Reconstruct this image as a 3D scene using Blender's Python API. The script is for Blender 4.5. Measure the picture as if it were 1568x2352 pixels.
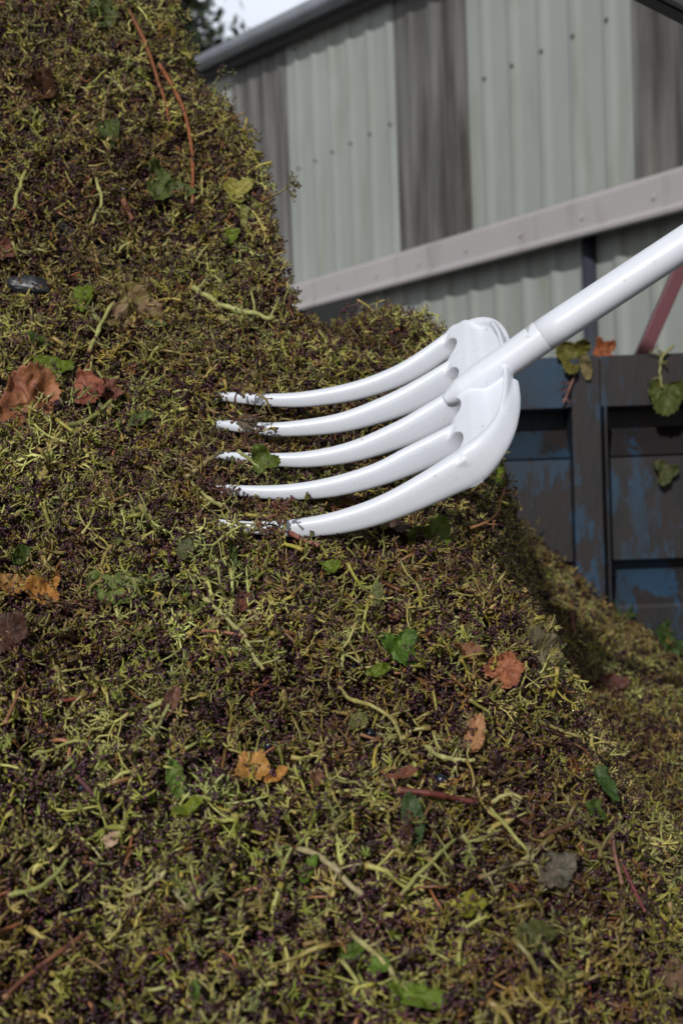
import bpy, bmesh, math, random
import numpy as np
from mathutils import Vector, Matrix

random.seed(7)
rng = np.random.default_rng(7)
for o in list(bpy.data.objects):
    bpy.data.objects.remove(o)
S = bpy.context.scene
C = S.collection

# ---------------------------------------------------------------- camera
EYE = 1.7
cam_d = bpy.data.cameras.new('camera')
cam_d.sensor_fit = 'VERTICAL'
cam_d.sensor_height = 36
cam_d.sensor_width = 24
cam_d.lens = 50
cam_d.clip_end = 800
cam_d.clip_start = 0.05
cam = bpy.data.objects.new('camera', cam_d)
C.objects.link(cam)
cam.matrix_world = (Matrix.Translation((0, 0, EYE)) @ Matrix.Rotation(math.radians(90 - 2.3), 4, 'X')
                    @ Matrix.Rotation(math.radians(-2.0), 4, 'Z'))
S.camera = cam
cam_d.dof.use_dof = True
cam_d.dof.focus_distance = 1.46
cam_d.dof.aperture_fstop = 7.5
CM = np.array(cam.matrix_world)
FPX = 50 / 36 * 2352


def ray(px, py):
    v = np.array([(px - 784) / FPX, -(py - 1176) / FPX, -1.0])
    return CM[:3, :3] @ v


def P(px, py, d):
    """point seen at (px,py) of the 1568x2352 photo, d metres along the view axis"""
    return CM[:3, 3] + ray(px, py) * d


# ---------------------------------------------------------------- light
SUN_EL, SUN_AZ = 27.0, -16.0      # azimuth measured from straight behind the camera towards the left
w = bpy.data.worlds.new('World')
S.world = w
w.use_nodes = True
nt = w.node_tree
nt.nodes.clear()
wo = nt.nodes.new('ShaderNodeOutputWorld')
bg = nt.nodes.new('ShaderNodeBackground')
sky = nt.nodes.new('ShaderNodeTexSky')
sky.sky_type = 'NISHITA'
sky.sun_disc = False
sky.sun_elevation = math.radians(SUN_EL)
sky.sun_rotation = math.radians(180 + SUN_AZ * -1)
sky.dust_density = 3.0
mulc = nt.nodes.new('ShaderNodeVectorMath'); mulc.operation = 'SCALE'
mulc.inputs['Scale'].default_value = 1.0
cl = nt.nodes.new('ShaderNodeTexNoise'); cl.inputs['Scale'].default_value = 3.0
cl.inputs['Detail'].default_value = 5
tcw = nt.nodes.new('ShaderNodeTexCoord')
nt.links.new(tcw.outputs['Generated'], cl.inputs['Vector'])
crw = nt.nodes.new('ShaderNodeValToRGB')
crw.color_ramp.elements[0].position = 0.3; crw.color_ramp.elements[0].color = (8.4, 9, 10, 1)
crw.color_ramp.elements[1].position = 0.7; crw.color_ramp.elements[1].color = (12, 12.4, 13, 1)
nt.links.new(cl.outputs['Fac'], crw.inputs['Fac'])
mixw = nt.nodes.new('ShaderNodeMix'); mixw.data_type = 'RGBA'
mixw.inputs[0].default_value = 0.85
nt.links.new(sky.outputs[0], mixw.inputs[6])
sx = nt.nodes.new('ShaderNodeSeparateXYZ'); nt.links.new(tcw.outputs['Generated'], sx.inputs[0])
er = nt.nodes.new('ShaderNodeMapRange'); er.interpolation_type = 'SMOOTHSTEP'
er.inputs['From Min'].default_value = .30; er.inputs['From Max'].default_value = .62
er.inputs['To Min'].default_value = 1.0; er.inputs['To Max'].default_value = .38
nt.links.new(sx.outputs['Z'], er.inputs['Value'])
vm = nt.nodes.new('ShaderNodeVectorMath'); vm.operation = 'SCALE'
fy = nt.nodes.new('ShaderNodeMapRange'); fy.inputs['From Min'].default_value = -.2; fy.inputs['From Max'].default_value = .7
fy.inputs['To Min'].default_value = .42; fy.inputs['To Max'].default_value = 1.0
nt.links.new(sx.outputs['Y'], fy.inputs['Value'])
mm = nt.nodes.new('ShaderNodeMath'); mm.operation = 'MULTIPLY'
nt.links.new(er.outputs[0], mm.inputs[0]); nt.links.new(fy.outputs[0], mm.inputs[1])
nt.links.new(crw.outputs[0], vm.inputs[0]); nt.links.new(mm.outputs[0], vm.inputs['Scale'])
nt.links.new(vm.outputs[0], mixw.inputs[7])
nt.links.new(mixw.outputs[2], bg.inputs[0])
bg.inputs[1].default_value = 0.10
nt.links.new(bg.outputs[0], wo.inputs[0])

sd = bpy.data.lights.new('sun', 'SUN')
sd.energy = 3.0
sd.angle = math.radians(1.5)
sd.color = (1.0, 0.985, 0.97)
so = bpy.data.objects.new('sun', sd)
C.objects.link(so)
az, el = math.radians(SUN_AZ), math.radians(SUN_EL)
sundir = Vector((math.sin(az) * math.cos(el), -math.cos(az) * math.cos(el), math.sin(el)))
so.rotation_euler = sundir.to_track_quat('Z', 'Y').to_euler()
so.location = (-3, -5, 6)

S.view_settings.view_transform = 'Standard'
S.view_settings.look = 'None'
S.view_settings.gamma = 1
S.view_settings.exposure = 0.0
S.cycles.max_bounces = 6
S.cycles.use_denoising = True


# ---------------------------------------------------------------- helpers
def tag(o, label=None, cat=None, group=None, kind=None):
    if label: o['label'] = label
    if cat: o['category'] = cat
    if group: o['group'] = group
    if kind: o['kind'] = kind
    return o


def empty(name, loc=(0, 0, 0), **kw):
    o = bpy.data.objects.new(name, None)
    C.objects.link(o)
    o.location = loc
    tag(o, **kw)
    return o


def link(name, me, mat=None, parent=None):
    o = bpy.data.objects.new(name, me)
    C.objects.link(o)
    for m in (mat if isinstance(mat, (list, tuple)) else [mat]):
        if m: me.materials.append(m)
    if parent is not None:
        o.parent = parent
        o.matrix_parent_inverse = Matrix.Translation(-Vector(parent.location))
    return o


def mesh(name, V, F, mat=None, parent=None, smooth=False, cols=None):
    me = bpy.data.meshes.new(name)
    me.from_pydata([tuple(map(float, v)) for v in V], [], [tuple(f) for f in F])
    if smooth:
        me.polygons.foreach_set('use_smooth', [True] * len(me.polygons))
    if cols is not None:
        a = me.color_attributes.new('col', 'FLOAT_COLOR', 'POINT')
        cc = np.ones((len(V), 4)); cc[:, :3] = cols
        a.data.foreach_set('color', cc.ravel())
    me.update()
    return link(name, me, mat, parent)


class MB:
    def __init__(s): s.V = []; s.F = []; s.c = []

    def add(s, V, F, col=None):
        n = len(s.V)
        s.V += [tuple(map(float, v)) for v in V]
        s.F += [tuple(n + i for i in f) for f in F]
        if col is not None:
            col = np.asarray(col, float)
            s.c += [tuple(col)] * len(V) if col.ndim == 1 else [tuple(c) for c in col]

    def obox(s, o, a, b, c):
        """box from corner o with edge vectors a,b,c"""
        o, a, b, c = (np.asarray(t, float) for t in (o, a, b, c))
        V = [o, o + a, o + a + b, o + b, o + c, o + a + c, o + a + b + c, o + b + c]
        F = [(0, 3, 2, 1), (4, 5, 6, 7), (0, 1, 5, 4), (1, 2, 6, 5), (2, 3, 7, 6), (3, 0, 4, 7)]
        s.add(V, F)

    def box(s, x0, x1, y0, y1, z0, z1):
        s.obox((x0, y0, z0), (x1 - x0, 0, 0), (0, y1 - y0, 0), (0, 0, z1 - z0))

    def tube(s, pts, rad, n=8, cols=None, cap=True):
        V, F = tube(pts, rad, n, cap)
        if cols is not None:
            cols = np.asarray(cols, float)
            if cols.ndim == 2:
                cc = np.repeat(cols, n, 0)
                if cap: cc = np.vstack([cc, cols[:1], cols[-1:]])
                cols = cc
        s.add(V, F, cols)

    def build(s, name, mat=None, parent=None, smooth=False, bevel=0):
        o = mesh(name, s.V, s.F, mat, parent, smooth, s.c if s.c else None)
        if bevel:
            m = o.modifiers.new('b', 'BEVEL'); m.width = bevel; m.segments = 2; m.limit_method = 'ANGLE'
        return o


def tube(pts, rad, n=8, cap=True):
    pts = np.asarray(pts, float)
    rad = np.broadcast_to(np.asarray(rad, float), (len(pts),))
    T = np.gradient(pts, axis=0)
    T /= np.linalg.norm(T, axis=1)[:, None] + 1e-12
    up = np.array([0.13, 0.31, 0.94])
    V = []
    prev = None
    for p, t, r in zip(pts, T, rad):
        if prev is None:
            a = np.cross(t, up)
            if np.linalg.norm(a) < 1e-3: a = np.cross(t, [1, 0, 0])
        else:
            a = prev - t * prev.dot(t)
        a /= np.linalg.norm(a); prev = a
        b = np.cross(t, a)
        for k in range(n):
            th = 2 * math.pi * k / n
            V.append(p + r * (a * math.cos(th) + b * math.sin(th)))
    F = []
    m = len(pts)
    for i in range(m - 1):
        for k in range(n):
            F.append((i * n + k, i * n + (k + 1) % n, (i + 1) * n + (k + 1) % n, (i + 1) * n + k))
    if cap:
        V.append(pts[0]); V.append(pts[-1])
        a, b = len(V) - 2, len(V) - 1
        for k in range(n):
            F.append((a, (k + 1) % n, k))
            F.append((b, (m - 1) * n + k, (m - 1) * n + (k + 1) % n))
    return V, F


def spline(pts, n):
    """Catmull-Rom through pts"""
    p = np.asarray(pts, float)
    if len(p) == 2:
        t = np.linspace(0, 1, n)[:, None]
        return p[0] * (1 - t) + p[1] * t
    q = np.vstack([2 * p[0] - p[1], p, 2 * p[-1] - p[-2]])
    out = []
    for s in np.linspace(0, len(p) - 1 - 1e-9, n):
        i = int(s); t = s - i
        a, b, c, d = q[i], q[i + 1], q[i + 2], q[i + 3]
        out.append(.5 * ((2 * b) + (c - a) * t + (2 * a - 5 * b + 4 * c - d) * t * t + (3 * b - a - 3 * c + d) * t ** 3))
    return np.array(out)


_tab = np.random.default_rng(3).random((64, 64, 64))


def vnoise(p):
    p = np.asarray(p, float)
    i = np.floor(p).astype(int); f = p - i
    f = f * f * (3 - 2 * f)
    r = 0
    for dx in (0, 1):
        for dy in (0, 1):
            for dz in (0, 1):
                wgt = (f[..., 0] if dx else 1 - f[..., 0]) * (f[..., 1] if dy else 1 - f[..., 1]) * (f[..., 2] if dz else 1 - f[..., 2])
                r = r + wgt * _tab[(i[..., 0] + dx) % 64, (i[..., 1] + dy) % 64, (i[..., 2] + dz) % 64]
    return r * 2 - 1


# ---------------------------------------------------------------- materials
def new_mat(name):
    m = bpy.data.materials.new(name); m.use_nodes = True
    n = m.node_tree
    b = n.nodes['Principled BSDF']
    return m, n, b


def N(n, t, **kw):
    x = n.nodes.new(t)
    for k, v in kw.items():
        if k in ('operation', 'blend_type', 'data_type'): setattr(x, k, v)
        else: x.inputs[k].default_value = v
    return x


def noise_fac(n, scale, detail=4, lo=.4, hi=.6, stretch=None, rough=.55):
    tc = n.nodes.new('ShaderNodeTexCoord')
    mp = n.nodes.new('ShaderNodeMapping')
    if stretch: mp.inputs['Scale'].default_value = stretch
    n.links.new(tc.outputs['Object'], mp.inputs[0])
    t = N(n, 'ShaderNodeTexNoise', Scale=scale, Detail=detail, Roughness=rough)
    n.links.new(mp.outputs[0], t.inputs['Vector'])
    r = n.nodes.new('ShaderNodeMapRange')
    r.inputs['From Min'].default_value = lo; r.inputs['From Max'].default_value = hi
    n.links.new(t.outputs['Fac'], r.inputs['Value'])
    return r.outputs['Result'], t.outputs['Fac']


def mix(n, fac, a, b):
    x = n.nodes.new('ShaderNodeMix'); x.data_type = 'RGBA'
    for sock, v in ((0, fac), (6, a), (7, b)):
        if hasattr(v, 'node') or isinstance(v, bpy.types.NodeSocket): n.links.new(v, x.inputs[sock])
        elif sock == 0: x.inputs[0].default_value = v
        else: x.inputs[sock].default_value = (*v, 1)
    return x.outputs[2]


def bump(n, b, h, strength=.3, dist=.01):
    x = N(n, 'ShaderNodeBump', Strength=strength, Distance=dist)
    n.links.new(h, x.inputs['Height'])
    n.links.new(x.outputs[0], b.inputs['Normal'])


def simple(name, col, rough=.5, var=.25, scale=8, bs=.15, spec=.5, stretch=None, metal=0, col2=None):
    m, n, b = new_mat(name)
    f, raw = noise_fac(n, scale, stretch=stretch, lo=.3, hi=.7)
    c2 = col2 or tuple(c * (1 - var) for c in col)
    n.links.new(mix(n, f, col, c2), b.inputs['Base Color'])
    b.inputs['Roughness'].default_value = rough
    b.inputs['Specular IOR Level'].default_value = spec
    b.inputs['Metallic'].default_value = metal
    bump(n, b, raw, bs, .005)
    return m


def vcol_mat(name, rough=.35, rvar=.2, spec=.5, scale=300, bs=.3, bd=.0006, trans=0.0):
    m, n, b = new_mat(name)
    a = n.nodes.new('ShaderNodeVertexColor'); a.layer_name = 'col'
    f, raw = noise_fac(n, scale, lo=.25, hi=.75)
    hs = n.nodes.new('ShaderNodeMix'); hs.data_type = 'RGBA'; hs.blend_type = 'MULTIPLY'
    hs.inputs[0].default_value = 1
    n.links.new(a.outputs[0], hs.inputs[6])
    n.links.new(mix(n, f, (.72, .66, .6), (1.15, 1.12, 1.05)), hs.inputs[7])
    n.links.new(hs.outputs[2], b.inputs['Base Color'])
    r = n.nodes.new('ShaderNodeMapRange')
    r.inputs['To Min'].default_value = rough; r.inputs['To Max'].default_value = rough + rvar
    n.links.new(f, r.inputs['Value']); n.links.new(r.outputs[0], b.inputs['Roughness'])
    b.inputs['Specular IOR Level'].default_value = spec
    bump(n, b, raw, bs, bd)
    return m


M_twig = vcol_mat('wet_stems', .2, .4, .45)
M_leaf = vcol_mat('wet_leaf', .34, .35, .25, 220, .9, .0015)
M_bark = vcol_mat('cane_bark', .4, .3, .4, 160, .5, .001)
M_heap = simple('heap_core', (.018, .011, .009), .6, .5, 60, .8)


def plastic():
    m, n, b = new_mat('white_plastic')
    f, raw = noise_fac(n, 90, 6, .66, .74)
    f2, raw2 = noise_fac(n, 14, 5, .45, .8)
    c = mix(n, f2, (.70, .735, .80), (.66, .69, .745))
    n.links.new(mix(n, f, c, (.52, .51, .5)), b.inputs['Base Color'])
    b.inputs['Roughness'].default_value = .33
    bump(n, b, raw2, .08, .002)
    return m


M_white = plastic()


def clad(name, c1, c2, dirt, lo, hi, rough=.5, stretch=(1, 1, .25)):
    m, n, b = new_mat(name)
    f, raw = noise_fac(n, 7, 6, lo, hi, stretch)
    f2, raw2 = noise_fac(n, 1.2, 4, .35, .65)
    c = mix(n, f2, c1, c2)
    n.links.new(mix(n, f, c, dirt), b.inputs['Base Color'])
    b.inputs['Roughness'].default_value = rough
    bump(n, b, raw, .1, .004)
    return m


M_clad = clad('sage_cladding', (.268, .288, .265), (.30, .318, .292), (.22, .23, .18), .5, .75)
M_trans = clad('weathered_sheet', (.13, .128, .12), (.22, .21, .19), (.04, .035, .028), .36, .62, .6, (1.6, 1.6, .16))
M_trim = clad('taupe_trim', (.39, .365, .365), (.43, .40, .40), (.24, .22, .2), .55, .8)
M_gut = simple('gutter_metal', (.22, .235, .27), .4, .3, 5)
M_roof = simple('roof_dark', (.05, .05, .05), .7, .3, 5)
M_soff = simple('soffit_dark', (.04, .038, .036), .8, .3, 5)
M_pipe = simple('drain_pipe_grey', (.035, .04, .055), .45, .2, 5)
M_darkred = simple('dark_red_paint', (.035, .004, .004), .5, .3, 12)
M_maroon = simple('maroon_paint', (.12, .025, .035), .5, .25, 10)
M_black = simple('black_steel', (.012, .012, .014), .5, .3, 8)
M_screw = simple('screw_dirt', (.06, .055, .045), .6, .3, 50)


def rustblue():
    m, n, b = new_mat('blue_rusty_steel')
    tc = n.nodes.new('ShaderNodeTexCoord')
    mp = n.nodes.new('ShaderNodeMapping'); mp.inputs['Scale'].default_value = (1.5, 1, .55)
    n.links.new(tc.outputs['Object'], mp.inputs[0])
    a = N(n, 'ShaderNodeTexNoise', Scale=15, Detail=10, Roughness=.72)
    l = N(n, 'ShaderNodeTexNoise', Scale=2.6, Detail=2)
    n.links.new(mp.outputs[0], a.inputs['Vector']); n.links.new(mp.outputs[0], l.inputs['Vector'])
    sm = N(n, 'ShaderNodeMath', operation='MULTIPLY_ADD'); sm.inputs[1].default_value = .9
    n.links.new(l.outputs['Fac'], sm.inputs[0]); n.links.new(a.outputs['Fac'], sm.inputs[2])
    r = n.nodes.new('ShaderNodeMapRange')
    r.inputs['From Min'].default_value = .965; r.inputs['From Max'].default_value = 1.01
    n.links.new(sm.outputs[0], r.inputs['Value'])
    f, raw = noise_fac(n, 22, 6, .35, .65, (1, 1, .3))
    rust = mix(n, f, (.013, .0062, .0055), (.0045, .0045, .006))
    f3, _ = noise_fac(n, 5, 4, .35, .65)
    blue = mix(n, f3, (.005, .036, .078), (.008, .018, .03))
    n.links.new(mix(n, r.outputs[0], rust, blue), b.inputs['Base Color'])
    b.inputs['Roughness'].default_value = .6
    bump(n, b, sm.outputs[0], .5, .004)
    return m


M_blue = rustblue()
M_conc = simple('yard_concrete', (.2, .19, .18), .85, .35, 2, .3)
M_tyre = simple('tyre_rubber', (.02, .02, .02), .8, .2, 20)

# ---------------------------------------------------------------- ground
g = 300
o = mesh('ground', [(-g, -g, 0), (g, -g, 0), (g, g, 0), (-g, g, 0)], [(0, 1, 2, 3)], M_conc)
tag(o, kind='structure')

# ---------------------------------------------------------------- shed
Cw = 3.35
dvec = np.array([-.432, .902, 0]); nvec = np.array([-.902, -.432, 0])


def wp(Y, z, off=0.0):
    """point on the shed's facade at world depth Y, height z above ground, pushed off towards the camera"""
    return np.array([-.479 * Y + Cw, Y, z]) + nvec * off


def Yat(px):  # depth where the wall crosses photo column px
    return FPX * Cw / (px + 784)


shed = empty('shed', tuple(wp(6, 0)), label='grey-green corrugated metal shed with weathered translucent strips behind the heap', cat='shed')
RIB = .2
ZF = EYE + .84     # lower edge of upper cladding (flashing top)


def ribbed(name, Y0, Y1, z0, z1fun, mat, depth=.010, off=0.0, phase=0, screws=True):
    """trapezoidal sheet between two depths; Y0<Y1"""
    s0, s1 = Y0 / .902, Y1 / .902
    pts = []
    k = math.floor(s0 / RIB) - 1
    prof = [(0, 0), (.045, 0), (.06, .25), (.075, .8), (.085, 1), (.105, 1), (.115, .8), (.13, .25), (.145, 0)]
    while k * RIB < s1 + RIB:
        for a, h in prof:
            s = k * RIB + a + phase
            if s0 <= s <= s1: pts.append((s, h * depth))
        k += 1
    pts = [(s0, 0)] + pts + [(s1, 0)]
    mb = MB()
    nz = 2
    V = []; F = []
    for th in (0, -.002):
        for s, h in pts:
            Y = s * .902
            for z in (z0, z1fun(Y)):
                V.append(wp(Y, z, off + h + th))
    n = len(pts)
    for t in (0, 1):
        for i in range(n - 1):
            a = t * 2 * n + 2 * i
            q = (a, a + 2, a + 3, a + 1)
            F.append(q if t == 0 else q[::-1])
    mb.add(V, F)
    ob = mb.build(name, [mat, M_screw], shed)
    if screws:
        me = ob.data
        bm = bmesh.new(); bm.from_mesh(me)
        k = math.floor(s0 / RIB)
        while k * RIB < s1:
            s = k * RIB + .09 + phase
            if s0 + .03 < s < s1 - .03:
                for dz in (.03, .62, 1.22):
                    c = wp(s * .902, z0 + dz, off + depth + .003)
                    r = bmesh.ops.create_uvsphere(bm, u_segments=8, v_segments=5, radius=.013 if dz < .1 else .008, matrix=Matrix.Translation(Vector(c)))
                    for v in r['verts']:
                        for f in v.link_faces: f.material_index = 1
            k += 1
        bm.to_mesh(me); bm.free()
    return ob


def zroof(Y): return EYE + 2.127 + (Y - 6.65) * .104 - .10


edges = [(9.6, 'c'), (Yat(572), 'w'), (Yat(684), 'c'), (Yat(946), 'w'), (Yat(1092), 'c'), (Yat(1490), 'w'), (Yat(1640), 'c'), (2.6, None)]
edges[0] = (11.5, 'c')
first = True
for (ya, kd), (yb, _) in zip(edges[:-1], edges[1:]):
    if kd == 'c':
        ribbed('wall_panel', yb, ya, ZF, zroof, M_clad)
    else:
        q = ribbed('weathered_panel', yb - .03, ya + .03, ZF, zroof, M_trans, off=.004, screws=False)
        q['label'] = 'dark stained translucent sheet'
V = []
for o_ in (-.03, -.05):
    for Y in (2.6, 11.5): V += [wp(Y, ZF - .05, o_), wp(Y, zroof(Y), o_)]
mesh('lining', V, [(0, 2, 3, 1), (4, 5, 7, 6), (0, 1, 5, 4), (2, 6, 7, 3), (1, 3, 7, 5), (0, 4, 6, 2)], M_soff, shed)
# flashing strip
mb = MB()
ya, yb = 2.6, 11.5
prof = [(.02, .045), (.055, .02), (.045, -.072), (.058, -.088), (.055, -.099), (.02, -.099)]
V = []
for Y in np.linspace(ya, yb, 12):
    for off, dz in prof: V.append(wp(Y, ZF + dz, off))
n = len(prof); F = []
for i in range(11):
    for k in range(n - 1):
        F.append((i * n + k, i * n + k + 1, (i + 1) * n + k + 1, (i + 1) * n + k))
mb.add(V, F)
for Y in np.arange(2.9, 10, .36):
    c = wp(Y, ZF - .035, .052)
    mb.tube([c, c + nvec * .004], [.009, .008], 8)
mb.build('flashing', M_trim, shed)
# lower wall (set back) with door opening at the far end
Yl = Yat(752) * .965
ribbed('wall_panel', 2.6, Yl, 0, lambda Y: ZF - .06, M_clad, off=-.06, depth=.012, phase=.05, screws=False)
mb = MB(); mb.obox(wp(Yl + .02, 0, -.28), -nvec * -.02, dvec * 1.6, (0, 0, ZF - .2)); mb.build('door', M_darkred, shed)
mb = MB(); mb.obox(wp(Yl + 1.65, 0, -.2), nvec * .04, dvec * 3, (0, 0, ZF - .06)); mb.build('wall_panel', M_clad, shed)
# drain pipe
Yp = Yat(1308) * .985
mb = MB(); mb.tube([wp(Yp, 0, -.05), wp(Yp, ZF - .07, -.05)], .03, 12); mb.build('drain_pipe', M_pipe, shed, True)
# roof with overhang, soffit, gutter
OV = .09
mb = MB()
V = []
def zr(Y): return EYE + 2.127 + (Y - 6.65) * .104
for Y in (1.5, 12):
    V += [wp(Y, zr(Y), OV), wp(Y, zr(Y) + 1.0, -4), wp(Y, zr(Y) + .93, -4), wp(Y, zr(Y) - .07, OV)]
mb.add(V, [(0, 1, 5, 4), (3, 7, 6, 2), (0, 4, 7, 3), (1, 2, 6, 5), (0, 3, 2, 1), (4, 5, 6, 7)])
mb.build('roof', M_roof, shed)
mb = MB(); V = []
for Y in (1.5, 12):
    V += [wp(Y, zr(Y) - .075, OV - .02), wp(Y, zr(Y) - .075, 0.03), wp(Y, zr(Y) - .11, .03), wp(Y, zr(Y) - .11, OV - .02)]
mb.add(V, [(0, 1, 5, 4), (3, 7, 6, 2), (0, 4, 7, 3), (1, 2, 6, 5), (0, 3, 2, 1), (4, 5, 6, 7)])
mb.build('soffit', M_soff, shed)
mb = MB()
mb.tube([wp(Y, zr(Y) - .035, OV + .035) for Y in (1.5, 6, 12)], .042, 14)
mb.build('gutter', M_gut, shed, True)
# rest of the building
mb = MB()
a = wp(11.5, 0, -.03)
mb.obox(wp(2.6, 0, -.3), dvec * 9.8, -nvec * .06 * -1, (0, 0, .3))
mb.obox(wp(11.55, 0, -.0), -nvec * 5, dvec * .06, (0, 0, 4.1))
mb.build('end_wall', M_clad, shed)

# roof slab and posts are unseen, added to block light; the dark brace shows top right
cn = empty('added_canopy', (2.2, 3.0, 0), label='slanting black steel brace across the top right corner above the shed, with an added unseen roof and posts', cat='added_canopy')
mb = MB(); mb.box(1.75, 4.4, -1.5, 4.2, 3.2, 3.26); mb.build('roof', M_roof, cn)
mb = MB(); D = 2.1
c0 = P(1405, -20, D); c1 = P(1700, 130, D)
e = c1 - c0
mb.obox(c0 - e * .8, e * 8, np.array([0, 0, .11]), np.array([-.006, -.06, 0]))
mb.build('brace', M_black, cn, bevel=.008)
for x, y in ((1.85, -1.4), (4.3, -1.4), (1.85, 3.9), (4.3, 4.1)):
    mb = MB(); mb.box(x - .05, x + .05, y - .05, y + .05, 0, 3.2); mb.build('post', M_black, cn, bevel=.005)

# ---------------------------------------------------------------- trailer
TY = 2.95
tr = empty('trailer', (0.6, TY, 0), label='rusty blue steel trailer with ribbed side panel behind the heap', cat='trailer')
pxm = TY / FPX


def tz(py): return P(1400, py, TY)[2]


tx0, tx1 = -0.75, 2.6
profile = [(815, .03), (821, -.036), (934, -.036), (940, .02), (944, .05), (982, .05), (1040, .0), (1047, -.006), (1052, .0),
           (1287, .0), (1293, .045), (1330, .05), (1392, .0), (1400, -.004), (1640, 0), (1640, .07)]
V = []; F = []
xs = np.linspace(tx0, tx1, 40)
for x in xs:
    for py, off in profile:
        V.append((x, TY + off + .0 * x, tz(py)))
n = len(profile)
for i in range(len(xs) - 1):
    for k in range(n - 1):
        F.append((i * n + k, (i + 1) * n + k, (i + 1) * n + k + 1, i * n + k + 1))
# back sheet
b0 = len(V)
for x in (tx0, tx1):
    V += [(x, TY + .075, tz(815)), (x, TY + .075, tz(1640))]
F.append((b0, b0 + 1, b0 + 3, b0 + 2))
F.append((0, (len(xs) - 1) * n, b0 + 2, b0))
pn = mesh('side_panel', V, F, M_blue, tr)
px0 = P(1309, 1100, TY)[0]; px1 = P(1376, 1100, TY)[0]
for k in (-1, 0, 1, 2):
    mb = MB()
    xa, xb = px0 + k * 1.05, px1 + k * 1.05
    if k == -1: xa -= .1; xb -= .1
    mb.box(xa, xb, TY - .042, TY + .06, tz(1640), tz(824))
    mb.box(xb + .004, xb + .011, TY - .05, TY + .03, tz(1640), tz(934))
    mb.build('post', M_blue, tr, bevel=.004)
mb = MB(); mb.box(tx0, tx1, TY - .02, TY + .12, tz(1640) - .16, tz(1640) - .004); mb.build('chassis_beam', M_darkred, tr, bevel=.01)
mb = MB(); mb.box(tx0, tx1, TY + .1, TY + 1.6, tz(1640) - .04, tz(1640) - .0); mb.build('floor', M_black, tr)
for wx in (.9, 2.0):
    wv = MB()
    wv.tube([(wx, TY + .2, .45), (wx, TY + .22, .45), (wx, TY + .44, .45), (wx, TY + .46, .45)], [.38, .45, .45, .38], 32)
    wl = wv.build('wheel', M_tyre, tr)
    wv = MB(); wv.tube([(wx, TY + .185, .45), (wx, TY + .195, .45)], [.22, .22], 24); q = wv.build('rim', M_maroon, wl); q.matrix_parent_inverse = wl.matrix_world.inverted()
mb = MB()
a = P(1470, 830, TY + .25); b = P(1590, 560, TY + .25)
dirv = (b - a); dirv /= np.linalg.norm(dirv)
side = np.cross(dirv, [0, 1, 0]); side /= np.linalg.norm(side)
wdt = .031
mb.obox(a - dirv * .6 - side * wdt / 2, dirv * 2.2, side * wdt, (0, .03, 0))
mb.build('strut', M_maroon, tr, bevel=.002)

# ---------------------------------------------------------------- heap height function
fr = [(0, 2352, .93), (500, 2352, .95), (1000, 2352, .96), (1500, 2352, 1.0),
      (0, 3000, .72), (784, 3000, .72), (1568, 3000, .78),
      (0, 1700, 1.17), (400, 1700, 1.19), (800, 1700, 1.22), (1150, 1750, 1.24),
      (0, 1220, 1.46), (520, 1225, 1.475), (900, 1300, 1.50),
      (0, 930, 1.71), (300, 920, 1.73), (560, 925, 1.74), (900, 1050, 1.75), (1000, 950, 1.87),
      (0, 650, 1.93), (300, 640, 1.94), (560, 690, 1.97), (800, 820, 1.95),
      (630, 756, 2.1), (760, 778, 2.2), (900, 790, 2.25), (1000, 810, 2.25), (1090, 930, 2.1), (1110, 1090, 1.95),
      (1100, 1230, 1.74), (1160, 1420, 1.5), (1250, 1590, 1.38), (1350, 1780, 1.28), (1460, 2030, 1.15), (1600, 2400, 1.02)]
pts = [P(*q) for q in fr]
edge = pts[-8:]
for q in pts[-6:]:
    pts.append(q + np.array([.055, .02, -.11])); pts.append(q + np.array([.22, .06, -.43]))
for x, y, z in ((-.6, 2.9, .0), (-.2, 2.7, -.05), (.2, 2.65, -.12), (.36, 2.3, -.42), (.29, 2.12, -.33), (.25, 1.93, -.27), (-1.3, 2.0, .25), (-1.3, 1.2, -.25), (-1.2, .6, -.6),
                (0, .1, -1.0), (-1, 0, -1.1), (.8, .1, -1.2), (0, 3.4, -.8), (-1.2, 3.4, -.6), (.7, 1.2, -.75), (.9, 2.0, -.9)):
    pts.append(np.array([x, y, z + EYE]))
pts = np.array(pts)


def kern(r): return np.sqrt(r * r + .04 ** 2)


n = len(pts)
A = np.zeros((n + 3, n + 3))
dd = np.linalg.norm(pts[:, None, :2] - pts[None, :, :2], axis=2)
A[:n, :n] = kern(dd) + np.eye(n) * -.002
A[:n, n] = 1; A[:n, n + 1:] = pts[:, :2]; A[n:, :n] = A[:n, n:].T
sol = np.linalg.solve(A, np.concatenate([pts[:, 2], np.zeros(3)]))


def zF(X, Y):
    out = np.zeros(X.shape)
    xf, yf = X.ravel(), Y.ravel()
    res = np.empty(len(xf))
    for s in range(0, len(xf), 100000):
        a, b = xf[s:s + 100000], yf[s:s + 100000]
        r = np.sqrt((a[:, None] - pts[:, 0]) ** 2 + (b[:, None] - pts[:, 1]) ** 2)
        res[s:s + 100000] = kern(r) @ sol[:n] + sol[n] + sol[n + 1] * a + sol[n + 2] * b
    return res.reshape(X.shape)


ufY = [0., 1.7, 1.94, 2.03, 2.12, 2.25, 2.5, 2.8, 3.3, 4.2]
ufZ = [-2.2, -.1, .235, .38, .50, .70, .93, 1.02, .6, -.5]
urX = [-1.6, -.9, -.40, -.270, -.236, -.212, -.160, -.128, -.112, -.104, -.07, .1]
urZ = [1.0, 1.05, 1.02, .96, .74, .60, .54, .46, .33, .22, -.15, -.6]


def smax(a, b, k=.03):
    h = np.clip(.5 + .5 * (a - b) / k, 0, 1)
    return b * (1 - h) + a * h + k * h * (1 - h)


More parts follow.
